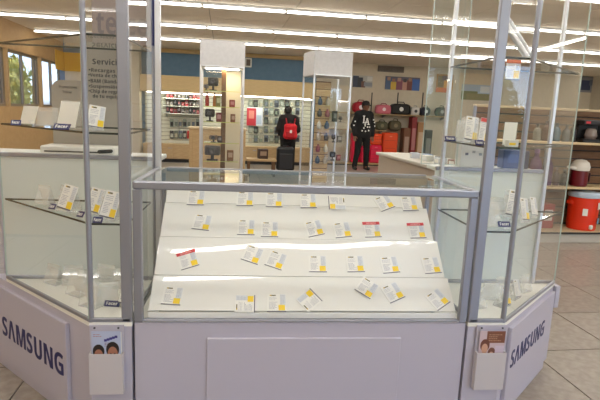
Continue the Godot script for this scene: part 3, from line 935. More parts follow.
	pts.append(Vector2(w2 / 2, 0))
	pts.append(Vector2(w2 / 2, hb))
	for k in range(1, pts.size() - 1):
		for z in [0.003, -0.003]:
			tri(st, Vector3(pts[0].x, pts[0].y, z), Vector3(pts[k].x, pts[k].y, z), Vector3(pts[k + 1].x, pts[k + 1].y, z), Vector3(0, 0, z))
	for k in pts.size():
		var u: Vector2 = pts[k]
		var v: Vector2 = pts[(k + 1) % pts.size()]
		quad(st, Vector3(u.x, u.y, 0.003), Vector3(v.x, v.y, 0.003), Vector3(v.x, v.y, -0.003), Vector3(u.x, u.y, -0.003), Vector3(u.x + v.x, u.y + v.y - hb, 0))
	part(pb, "board", st.commit(), gw)
	for l in [["Promociones", 87, 16.0, 68], ["Telcel", 92, 8.0, 67]]:
		var p := at_plane(l[3], l[1], Vector3(0, 0, -DEPTH - 0.256), Vector3.BACK)
		fitted_text(pb, "lettering", l[0], l[2] * 0.0057, 0.015, M.ink, Transform3D(Basis.IDENTITY, p - pb.position), false)
	# tower beside the aisle
	stand_card(shelf_spot(470, 143, -0.26, s1), 0.05, 0.068, 0.125, "large white price card with yellow corner on aisle tower's upper shelf", "yellow", 0)
	stand_card(shelf_spot(482, 145, -0.14, s1), -0.1, 0.048, 0.12, "red-headed white card in clear stand on the upper shelf of aisle tower", "red", 1)
	brand_tag(shelf_spot(479, 146, -0.08, s1), 0.05, 0.038, "small navy tag on the upper shelf before the red-headed card")
	brand_tag(shelf_spot(450, 142, -0.40, s1), 0.05, 0.055, "navy tag on the upper shelf near the rear of aisle tower")
	stand_card(shelf_spot(463, 142, -0.37, s1), -0.3, 0.07, 0.11, "empty clear stand at the rear of aisle tower's upper shelf", "empty")
	stand_card(shelf_spot(508, 148, -0.10, s1), -0.55, 0.055, 0.11, "narrow white card leaning behind aisle tower's wide post on the upper shelf", "plain")
	var wb := thing("white_box", "small white box on the upper shelf beside the slim corner post", "box", shelf_spot(511, 148, -0.06, s1), 0.1)
	pbox(wb, "carton", Vector3(0, 0.016, 0), Vector3(0.05, 0.03, 0.03), M.paper, 0.002)
	pbox(wb, "label_strip", Vector3(-0.005, 0.014, 0.0155), Vector3(0.03, 0.010, 0.001), M.yellow)
	stand_card(inw(500, 228, s2), 0.2, 0.085, 0.11, "empty tall clear stand on the lower shelf of aisle tower", "empty")
	stand_card(inw(503, 216, s2), -0.1, 0.075, 0.09, "empty low clear stand behind the tall one, lower shelf of aisle tower", "empty")
	stand_card(inw(516, 219, s2), -0.25, 0.055, 0.14, "tall white printed card behind the slim corner post, lower shelf of aisle tower", "print", 1)
	brand_tag(inw(510.5, 228, s2), 0.05, 0.06, "navy tag before the clear stands on aisle tower's lower shelf")
	stand_card(inw(532, 224, s2), 0.6, 0.075, 0.115, "white price card with yellow corner by the oblique glass, lower shelf", "yellow", 2)
	stand_card(inw(541, 219, s2), 0.7, 0.08, 0.10, "tilted clear stand with printed card at the end of aisle tower's lower shelf", "print", 0)
	for e in [[487, 311, 0.3, "empty"], [497, 302, -0.2, "empty"], [524, 301, 0.7, "print"], [513, 309, 0.6, "yellow"], [534, 294, 0.5, "empty"], [510, 297, 0.1, "empty"]]:
		stand_card(inw(e[0], e[1], d), e[2], 0.075, 0.095, {"empty": "empty clear stand on aisle tower's white deck", "print": "printed card in clear stand at the back of aisle tower's white deck", "yellow": "price card with yellow corner by oblique glass on aisle tower's white deck"}[e[3]], e[3], 1).set_meta("group", "stands on the aisle tower's deck")
	var wp := shelf_spot(470, 160, -DEPTH - 0.12, BACK_TOP + 0.0005)
	var wc := thing("printed_box", "white printed carton with small marks standing on aisle tower's rear ledge", "carton", Vector3(maxf(wp.x, 0.86), wp.y, wp.z), 0.05)
	pbox(wc, "carton", Vector3(0, 0.065, 0), Vector3(0.15, 0.13, 0.07), paint(Color(0.78, 0.79, 0.78)), 0.003)
	for k in 3:
		pbox(wc, "print_mark", Vector3(-0.04 + 0.04 * k, 0.075 + 0.012 * (k % 2), 0.0355), Vector3(0.018, 0.014, 0.001), paint([Color(0.25, 0.30, 0.42), Color(0.55, 0.57, 0.58), Color(0.50, 0.55, 0.60)][k]))
	var bp := shelf_spot(513, 160, -DEPTH - 0.12, BACK_TOP + 0.0005)
	carton("blue_box", "deep blue carton standing on aisle tower's rear ledge", "carton", bp, -0.1, Vector3(0.145, 0.105, 0.09), Color(0.08, 0.16, 0.36), Color(0.12, 0.22, 0.44))
	# orange-topped ticket taped inside the glass, and two tubes leaning on the top shelf
	var tk := at_plane(513, 70, Vector3(0, 0, -0.012), Vector3.BACK)
	var ti := thing("ticket", "white ticket with orange heading and yellow corner taped inside aisle tower's front glass", "ticket", tk, 0.0)
	part(ti, "sheet", card_mesh(0.062, 0.082, 0.001), M.card_print_1)
	pbox(ti, "heading", Vector3(0, 0.034, 0.0012), Vector3(0.062, 0.014, 0.0008), paint(Color(0.86, 0.45, 0.28)))
	pbox(ti, "price_square", Vector3(0.016, -0.018, 0.0012), Vector3(0.024, 0.03, 0.0008), M.yellow)
	for i in 2:
		var lo := shelf_spot(527 + i * 6, 56, -0.10 - 0.02 * i, s3)
		var o := thing("clear_tube", ["thick silver tube leaning on the top shelf of aisle tower", "thin silver tube leaning beside the thicker tube on top shelf"][i], "tube", lo)
		part(o, "barrel", tube_mesh([Vector3(0, 0.010, 0), Vector3(-0.055, 0.10, -0.03), Vector3(-0.11, 0.19, -0.06)], 0.013 - 0.003 * i, 12), M.alu_bright)
		part(o, "end_cap", lathe_mesh([Vector2(0, 0), Vector2(0.015, 0), Vector2(0.015, 0.012), Vector2(0, 0.012)], 12), M.paper)

func build_leaflets() -> void:
	for s in [-1, 1]:
		var xa: float = (at_plane(90, 340, Vector3.ZERO, Vector3.BACK) if s < 0 else at_plane(475, 340, Vector3.ZERO, Vector3.BACK)).x
		var xb: float = (at_plane(124.5, 340, Vector3.ZERO, Vector3.BACK) if s < 0 else at_plane(505, 340, Vector3.ZERO, Vector3.BACK)).x
		var yt: float = at_plane(107, 324.5, Vector3.ZERO, Vector3.BACK).y
		var w := xb - xa
		var h := 0.30
		var o := thing("leaflet_holder", "white wall pocket holding a blue leaflet of two faces" if s < 0 else "white wall pocket holding brown photo leaflets", "leaflet holder", Vector3((xa + xb) / 2, yt - h, 0))
		pbox(o, "back_plate", Vector3(0, h / 2, 0.004), Vector3(w, h, 0.006), M.laminate, 0.001)
		var ph: float = yt - at_plane(107 if s < 0 else 490, 354 if s < 0 else 353, Vector3(0, 0, 0.03), Vector3.BACK).y
		var top := h - ph
		var wh := paint(Color(0.76, 0.74, 0.75), 0.4)
		pbox(o, "pocket_front", Vector3(0, top / 2, 0.031), Vector3(w - 0.004, top, 0.004), wh, 0.001)
		for e in [-1.0, 1.0]:
			pbox(o, "pocket_side", Vector3(e * (w / 2 - 0.004), top / 2, 0.0165), Vector3(0.004, top, 0.026), wh)
			part(o, "screw", lathe_mesh([Vector2(0.0045, 0), Vector2(0.0045, 0.002), Vector2(0, 0.003)], 10), M.screw, Vector3(e * (w / 2 - 0.022), h - 0.012, 0.007), Vector3(PI / 2, 0, 0))
		pbox(o, "pocket_floor", Vector3(0, 0.003, 0.0165), Vector3(w - 0.008, 0.004, 0.026), wh)
		var img := Image.create(120, 150, false, Image.FORMAT_RGB8)
		var fill := func(cx: float, cy: float, rx: float, ry: float, col: Color) -> void:
			for y in range(maxi(0, int(cy - ry)), mini(150, int(cy + ry) + 1)):
				for x in range(maxi(0, int(cx - rx)), mini(120, int(cx + rx) + 1)):
					if pow((x - cx) / rx, 2) + pow((y - cy) / ry, 2) <= 1.0:
						img.set_pixel(x, y, col)
		if s < 0:
			img.fill(Color(0.70, 0.74, 0.84))
			text_rows(img, 8, 10, 34, 2, 6, Color(0.66, 0.42, 0.40), 5)
			for k in 5:
				img.fill_rect(Rect2i(52 + k * 11, 26 - k * 3, 11, 8), Color(0.22, 0.20, 0.50))
			text_rows(img, 54, 38, 44, 3, 5, Color(0.50, 0.36, 0.42), 8)
			for f in [[28, 66, 24], [86, 60, 27]]:
				fill.call(f[0], f[1], f[2], f[2] * 0.95, Color(0.10, 0.07, 0.07))
				fill.call(f[0], f[1] + 16, f[2] * 0.78, f[2] * 0.95, Color(0.66, 0.45, 0.36))
				for e in [-1.0, 1.0]:
					fill.call(f[0] + e * 8, f[1] + 14, 3.0, 2.0, Color(0.12, 0.08, 0.08))
				fill.call(f[0], f[1] + 30, 7.0, 2.5, Color(0.45, 0.16, 0.16))
		else:
			img.fill(Color(0.78, 0.70, 0.72))
			img.fill_rect(Rect2i(34, 0, 86, 42), Color(0.48, 0.30, 0.22))
			fill.call(28, 50, 22, 22, Color(0.42, 0.24, 0.18))
			fill.call(28, 62, 15, 18, Color(0.80, 0.62, 0.52))
			fill.call(62, 78, 18, 20, Color(0.46, 0.30, 0.24))
			fill.call(62, 88, 12, 15, Color(0.82, 0.66, 0.58))
			img.fill_rect(Rect2i(78, 52, 42, 50), Color(0.80, 0.74, 0.80))
			text_rows(img, 44, 12, 64, 4, 7, Color(0.78, 0.62, 0.50), 12)
		var lm := print_mat("leaflet_print_%d" % s, img, 0.4)
		var lh := 0.20
		var lf := thing("leaflet", "pale blue leaflet with two dark-haired faces in a white pocket" if s < 0 else "brown and pink photo leaflet in a white pocket by the aisle tower", "leaflet", Vector3((xa + xb) / 2, yt - 0.022 - lh, 0.014))
		part(lf, "sheet", card_mesh(w * 0.84, lh, 0.002), lm, Vector3(0, lh / 2, 0.004))
		part(lf, "sheet_behind", card_mesh(w * 0.82, lh - 0.006, 0.002), M.paper, Vector3(0.004, lh / 2 - 0.003, -0.001))

# ---------------------------------------------------------------- goods and fittings further back
func carton(called: String, label: String, category: String, at: Vector3, turn: float, s: Vector3, c: Color, c2: Color, group := "") -> Node3D:
	var o := thing(called, label, category, at, turn, group)
	pbox(o, "box", Vector3(0, s.y / 2, 0), s, paint(c), minf(0.006, s.x * 0.06))
	pbox(o, "label", Vector3(0, s.y * 0.55, s.z / 2 + 0.0006), Vector3(s.x * 0.66, s.y * 0.45, 0.0012), paint(c2))
	return o
func bottle(label: String, at: Vector3, r: float, h: float, c: Color, cap: Color, group := "") -> Node3D:
	var o := thing("bottle", label, "bottle", at, 0.0, group)
	part(o, "body", lathe_mesh([Vector2(0, 0), Vector2(r * 0.92, 0), Vector2(r, h * 0.05), Vector2(r, h * 0.55), Vector2(r * 0.8, h * 0.68), Vector2(r * 0.36, h * 0.78), Vector2(r * 0.34, h * 0.88), Vector2(0, h * 0.88)], 16), paint(c, 0.25))
	part(o, "cap", lathe_mesh([Vector2(r * 0.4, h * 0.87), Vector2(r * 0.42, h * 0.99), Vector2(0, h)], 16), paint(cap, 0.4))
	return o
func hung_pack(label: String, at: Vector3, turn: float, w: float, h: float, c: Color, c2: Color, group: String) -> void:
	var o := thing("blister_pack", label, "blister pack", at, turn, group)
	pbox(o, "backing_card", Vector3(0, -h / 2, 0.055), Vector3(w, h, 0.004), paint(c))
	pbox(o, "bubble", Vector3(0, -h * 0.6, 0.066), Vector3(w * 0.7, h * 0.5, 0.02), paint(c2, 0.2), 0.006)
	part(o, "hook", tube_mesh([Vector3(0, -0.008, 0.0), Vector3(0, -0.008, 0.085), Vector3(0, 0.0, 0.092)], 0.004, 6), M.alu)
func spot_z(px: float, py: float, z: float) -> Vector3:   # world point on the room plane z
	return room(0, 0, 0) + at_plane(px, py, room(0, 0, z), room(0, 0, 1))
func wall_shelf(label: String, x0: float, x1: float, y: float, z_back: float, d: float, m: Material, group: String) -> void:
	var o := thing("wall_shelf", label, "shelf", room((x0 + x1) / 2, y, z_back), ROOM_TURN, group)
	pbox(o, "board", Vector3(0, -0.012, d / 2), Vector3(x1 - x0, 0.024, d), m, 0.004)
	var n := maxi(2, int((x1 - x0) / 0.9) + 1)
	for i in n:
		var x := lerpf(-(x1 - x0) / 2 + 0.08, (x1 - x0) / 2 - 0.08, float(i) / (n - 1))
		var st := begin()
		var a := [Vector3(x, -0.024, 0.0), Vector3(x, -0.024, d * 0.8), Vector3(x, -0.12, 0.0)]
		var e := Vector3(0.008, 0, 0)
		tri(st, a[0] - e, a[1] - e, a[2] - e, Vector3.LEFT)
		tri(st, a[0] + e, a[1] + e, a[2] + e, Vector3.RIGHT)
		quad(st, a[1] - e, a[1] + e, a[2] + e, a[2] - e, Vector3(0, -1, 1))
		part(o, "bracket", st.commit(), M.alu)

func poster(label: String, pxa: float, pya: float, pxb: float, pyb: float, z: float, img: Image) -> void:
	var a := at_room_z(pxa, pya, z)
	var b := at_room_z(pxb, pyb, z)
	var o := thing("poster", label, "poster", room((a.x + b.x) / 2, b.y, z), ROOM_TURN)
	var h := a.y - b.y
	part(o, "print", card_mesh(b.x - a.x, h, 0.01), print_mat("poster_print_%d" % int(pxa), img, 0.4), Vector3(0, h / 2, 0.006))
func blobs_image(w: int, h: int, bg: Color, items: Array) -> Image:
	var img := Image.create(w, h, false, Image.FORMAT_RGB8)
	img.fill(bg)
	for it in items:   # x, y, rx, ry, colour, square?
		for y in range(maxi(0, int(it[1] - it[3])), mini(h, int(it[1] + it[3]) + 1)):
			for x in range(maxi(0, int(it[0] - it[2])), mini(w, int(it[0] + it[2]) + 1)):
				if it.size() > 5 or pow((x - it[0]) / it[2], 2) + pow((y - it[1]) / it[3], 2) <= 1.0:
					img.set_pixel(x, y, it[4])
	return img

func build_back_shop() -> void:
	# slatted wall under the tan fascia, with its strip lamp
	var zb := -11.9
	var sw := struct("trim_5", box_mesh(Vector3(4.4, 1.34, 0.02)), paint(Color(0.52, 0.50, 0.43), 0.8), room(-0.22, 1.12, zb + 0.01), ROOM_TURN)
	for i in 13:
		pbox(sw, "slat", Vector3(0, -0.615 + i * 0.1025, 0.018), Vector3(4.38, 0.09, 0.018), M.slat_cream, 0.003)
	var cove := thing("cove_light", "bright strip lamp tucked under the tan fascia above slatted wall", "lamp", room(-0.22, 1.79, -11.5), ROOM_TURN)
	pbox(cove, "tube", Vector3(0, -0.018, 0), Vector3(4.2, 0.03, 0.03), M.tube_glow, 0.01)
	pbox(cove, "socket", Vector3(-2.12, -0.016, 0), Vector3(0.04, 0.04, 0.04), M.paper, 0.004)
	pbox(cove, "socket", Vector3(2.12, -0.016, 0), Vector3(0.04, 0.04, 0.04), M.paper, 0.004)
	var cl := AreaLight3D.new()
	cl.name = "cove_lamp"
	cl.area_size = Vector2(4.2, 0.03)
	cl.light_energy = 1.3
	cl.light_color = Color(0.95, 1.0, 0.92)
	cl.area_range = 8.0
	cl.shadow_enabled = true
	add_child(cl)
	cl.position = room(-0.22, 1.752, -11.5)
	cl.rotation = Vector3(-PI / 2, ROOM_TURN, 0)
	var lc := thing("low_cabinet", "long low wooden cabinet along the foot of the slatted wall", "cabinet", room(-0.22, 0, -11.66), ROOM_TURN)
	pbox(lc, "body", Vector3(0, 0.27, 0), Vector3(4.4, 0.36, 0.42), M.wood, 0.004)
	pbox(lc, "plinth", Vector3(0, 0.045, -0.02), Vector3(4.3, 0.09, 0.36), M.dark)
	pbox(lc, "top", Vector3(0, 0.46, 0.005), Vector3(4.42, 0.02, 0.44), M.wood, 0.004)
	for i in 6:
		var dr := pbox(lc, "door", Vector3(-1.82 + i * 0.728, 0.27, 0.214), Vector3(0.71, 0.33, 0.016), M.wood, 0.004)
		pbox(dr, "handle", Vector3(0.3, 0.1, 0.014), Vector3(0.1, 0.012, 0.012), M.alu, 0.003)
	# shelves with small boxed goods, between the glass tower and the first vitrine
	var heights := []
	for py in [98.5, 106, 113.5]:
		heights.append(at_room_z(185, py, -11.66).y)
	var xs0 := at_room_z(163, 100, -11.66).x
	var xs1 := at_room_z(203, 100, -11.66).x
	var pal := [Color(0.55, 0.16, 0.17), Color(0.16, 0.15, 0.16), Color(0.42, 0.38, 0.36), Color(0.66, 0.24, 0.26), Color(0.26, 0.27, 0.30), Color(0.58, 0.54, 0.50), Color(0.30, 0.18, 0.17)]
	var pw := ["dark red", "black", "taupe", "bright red", "slate", "grey", "maroon"]
	var sn := ["upper", "middle", "lower"]
	for k in 3:
		wall_shelf("%s white shelf of small boxed goods on the lit slatted wall" % sn[k], xs0, xs1, heights[k], -11.863, 0.28, paint(Color(0.86, 0.86, 0.82)), "white shelves on the slatted wall")
		for i in 9:
			var j := (i * 3 + k * 2) % 7
			var hgt := 0.10 + 0.035 * ((i * 5 + k) % 3)
			var x := xs0 + 0.12 + i * (xs1 - xs0 - 0.2) / 8.5
			carton("small_box", "small %s box standing on the %s white wall shelf" % [pw[j], sn[k]], "box", room(x, heights[k] + 0.0005, -11.70 + 0.02 * (i % 2)), ROOM_TURN, Vector3(0.075, hgt, 0.07), pal[j], pal[(j + 3) % 7].lightened(0.4), "boxed goods on the white wall shelves")
	# hanging packs
	var pc := [Color(0.52, 0.56, 0.51), Color(0.24, 0.24, 0.25), Color(0.68, 0.69, 0.65), Color(0.42, 0.46, 0.42), Color(0.70, 0.68, 0.60), Color(0.40, 0.43, 0.47)]
	var pn := ["sage green", "black", "pale grey", "moss green", "sand", "blue-grey"]
	for k in 2:
		for i in 7:
			var p := spot_z(172 + i * 4.3, [119.0, 130.5][k], zb + 0.028)
			var j := (i * 2 + k) % 6
			var red := k == 1 and i == 4
			hung_pack("%s pack hanging below the white wall shelves, %s row" % ["bright red" if red else pn[j], ["upper", "lower"][k]], p, ROOM_TURN, 0.10, 0.21, Color(0.75, 0.08, 0.10) if red else pc[j], Color(0.6, 0.1, 0.1) if red else pc[(j + 1) % 6], "packs hanging on the slatted wall")
	for k in 5:
		for i in 10:
			var px := 250.5 + i * 5.2
			if k < 3 and px < 263 and k > 0:
				continue
			var p := spot_z(px, [99.5, 108.0, 117.0, 126.0, 135.0][k] + (i % 3) * 0.4, zb + 0.028)
			var j := (i + k * 2) % 6
			hung_pack("%s pack on a hook in the wide grid of slatted wall, row %s" % [pn[j], ["one", "two", "three", "four", "five"][k]], p, ROOM_TURN, 0.115, 0.19, pc[j], pc[(j + 2) % 6], "packs hanging on the slatted wall")
	# white and red printed panel hung among the packs
	poster("white panel with a red printed half hung on the slatted wall", 247, 107, 262.5, 126, zb + 0.10, blobs_image(64, 76, Color(0.86, 0.88, 0.92), [[18, 40, 18, 36, Color(0.75, 0.20, 0.25), true], [18, 30, 10, 16, Color(0.85, 0.55, 0.50)], [48, 50, 10, 18, Color(0.70, 0.76, 0.84)]]))
	var pp := spot_z(253, 104.5, zb + 0.16)
	# framed outlet on the blue wall
	var va := at_room_z(245, 58, zb)
	var vb := at_room_z(251.5, 67.5, zb)
	var sp := thing("wall_speaker", "small white-framed dark square speaker on the blue wall", "speaker", room((va.x + vb.x) / 2, vb.y, zb), ROOM_TURN)
	pbox(sp, "frame", Vector3(0, (va.y - vb.y) / 2, 0.03), Vector3(vb.x - va.x, va.y - vb.y, 0.06), M.paper, 0.01)
	pbox(sp, "grille", Vector3(0, (va.y - vb.y) / 2, 0.063), Vector3(vb.x - va.x - 0.07, va.y - vb.y - 0.07, 0.008), paint(Color(0.42, 0.38, 0.34)), 0.003)
	# wooden service counter behind the first vitrine
	var d0 := at_room_z(189, 127, -7.0)
	var d1 := at_room_z(246, 127, -7.0)
	var sd := thing("service_counter", "tan wooden service counter standing behind the glass vitrine of gadgets", "counter", room((d0.x + d1.x) / 2, 0, -7.3), ROOM_TURN)
	pbox(sd, "body", Vector3(0, d0.y / 2 - 0.015, 0), Vector3(d1.x - d0.x, d0.y - 0.03, 0.55), M.wood, 0.006)
	pbox(sd, "top", Vector3(0, d0.y - 0.015, 0), Vector3(d1.x - d0.x + 0.04, 0.03, 0.6), paint(Color(0.80, 0.72, 0.58), 0.4), 0.006)
	pbox(sd, "front_panel", Vector3(0, d0.y / 2, 0.28), Vector3(d1.x - d0.x - 0.12, d0.y - 0.2, 0.012), M.wood, 0.004)
	# bench, carton and suitcase before the slatted wall
	var b0 := at_room_z(247, 150, -8.9)
	var b1 := at_room_z(277, 150, -8.9)
	var be := thing("bench", "low wooden bench carrying a brown carton", "bench", room((b0.x + b1.x) / 2, 0, -9.1), ROOM_TURN)
	pbox(be, "seat", Vector3(0, 0.36, 0), Vector3(b1.x - b0.x, 0.05, 0.42), M.wood, 0.008)
	for e in [[-1, -1], [1, -1], [-1, 1], [1, 1]]:
		pbox(be, "leg", Vector3(e[0] * ((b1.x - b0.x) / 2 - 0.05), 0.168, e[1] * 0.16), Vector3(0.05, 0.336, 0.05), M.wood_dark, 0.005)
	var cb := at_room_z(263, 160, -8.95)
	carton("carton", "dark brown carton with cream label on the low bench", "carton", room(cb.x, 0.3855, -9.08), ROOM_TURN + 0.1, Vector3(0.21, 0.21, 0.18), Color(0.24, 0.15, 0.11), Color(0.62, 0.52, 0.42))
	var su := at_room_z(286.5, 150, -9.6)
	var sc := thing("suitcase", "large black suitcase standing before the person with red backpack", "suitcase", room(su.x, 0, -9.75), ROOM_TURN)
	pbox(sc, "shell", Vector3(0, 0.33, 0), Vector3(0.42, 0.56, 0.24), M.black, 0.05)
	pbox(sc, "front_pocket", Vector3(0, 0.28, 0.125), Vector3(0.32, 0.36, 0.03), M.dark, 0.012)
	part(sc, "handle", tube_mesh([Vector3(-0.07, 0.60, 0), Vector3(-0.06, 0.635, 0), Vector3(0.06, 0.635, 0), Vector3(0.07, 0.60, 0)], 0.01, 8), M.dark)
	for e in [-1.0, 1.0]:
		for f in [-1.0, 1.0]:
			part(sc, "wheel", lathe_mesh([Vector2(0, -0.012), Vector2(0.028, -0.012), Vector2(0.028, 0.012), Vector2(0, 0.012)], 14), M.dark, Vector3(e * 0.15, 0.028, f * 0.08), Vector3(0, 0, PI / 2))
			pbox(sc, "wheel_bracket", Vector3(e * 0.15, 0.052, f * 0.08), Vector3(0.03, 0.03, 0.03), M.dark)
	build_bag_wall()

func handbag(label: String, px0: float, px1: float, py0: float, shelf_y: float, z: float, c: Color, c2: Color, round_: bool) -> void:
	var a := at_room_z(px0, py0, z)
	var b := at_room_z(px1, py0, z)
	var w := b.x - a.x
	var h := a.y - shelf_y
	var o := thing("handbag", label, "bag", room((a.x + b.x) / 2, shelf_y + 0.0005, z), ROOM_TURN, "bags on the wall shelf")
	var st := begin()
	var n := 20
	var prof := []
	var hb := h * 0.86
	for i in n:
		var t := TAU * i / n
		var e := 0.75 if round_ else 0.4
		prof.append(Vector2(signf(cos(t)) * pow(absf(cos(t)), e) * w / 2 * (1.0 - 0.10 * maxf(0, sin(t))), hb / 2 + signf(sin(t)) * pow(absf(sin(t)), e) * hb / 2))
	for i in n:
		var u: Vector2 = prof[i]
		var v: Vector2 = prof[(i + 1) % n]
		var m := Vector3(0, hb / 2, 0)
		for zz in [[0.09, 0.13], [-0.09, -0.13]]:
			quad(st, Vector3(u.x, u.y, zz[0]), Vector3(v.x, v.y, zz[0]), m + (Vector3(v.x, v.y, 0) - m) * 0.75 + Vector3(0, 0, zz[1]), m + (Vector3(u.x, u.y, 0) - m) * 0.75 + Vector3(0, 0, zz[1]), Vector3((u.x + v.x) * 0.3, (u.y + v.y - hb) * 0.3, zz[0]))
			tri(st, m + Vector3(0, 0, zz[1]), m + (Vector3(u.x, u.y, 0) - m) * 0.75 + Vector3(0, 0, zz[1]), m + (Vector3(v.x, v.y, 0) - m) * 0.75 + Vector3(0, 0, zz[1]), Vector3(0, 0, zz[1]))
		quad(st, Vector3(u.x, u.y, 0.09), Vector3(v.x, v.y, 0.09), Vector3(v.x, v.y, -0.09), Vector3(u.x, u.y, -0.09), Vector3(u.x + v.x, u.y + v.y - hb, 0))
	part(o, "body", st.commit(), paint(c, 0.6))
	part(o, "handle", tube_mesh([Vector3(-w * 0.22, hb * 0.92, 0.05), Vector3(-w * 0.14, h * 0.98, 0.05), Vector3(w * 0.14, h * 0.98, 0.05), Vector3(w * 0.22, hb * 0.92, 0.05)], 0.014, 6), paint(c.darkened(0.3)))
	part(o, "patch", lathe_mesh([Vector2(h * 0.17, 0), Vector2(h * 0.17, 0.006), Vector2(0, 0.008)], 14), paint(c2), Vector3(0, hb * 0.5, 0.13), Vector3(PI / 2, 0, 0))
	for e in [-1.0, 1.0]:
		pbox(o, "strap", Vector3(e * w * 0.27, hb * 0.5, 0.112), Vector3(0.03, hb * 0.8, 0.012), paint(c.darkened(0.35)))

func tote(label: String, px0: float, px1: float, py0: float, y0: float, z: float, c: Color) -> void:
	var a := at_room_z(px0, 145, z)
	var b := at_room_z(px1, 145, z)
	a.y = at_room_z(px0, py0, z).y
	var w := b.x - a.x
	var h := a.y - y0
	var o := thing("hard_case", label, "case", room((a.x + b.x) / 2, y0, z - 0.14), ROOM_TURN, "bright hard cases under the bag shelf")
	pbox(o, "shell", Vector3(0, h / 2, 0), Vector3(w - 0.01, h - 0.004, 0.26), paint(c, 0.35), 0.03)
	for i in 3:
		pbox(o, "rib", Vector3(0, h * (0.25 + 0.25 * i), 0.131), Vector3(w * 0.8, 0.016, 0.008), paint(c.darkened(0.15), 0.35), 0.003)
	pbox(o, "latch", Vector3(0, h * 0.88, 0.132), Vector3(0.08, 0.03, 0.012), paint(c.lightened(0.3), 0.35), 0.003)

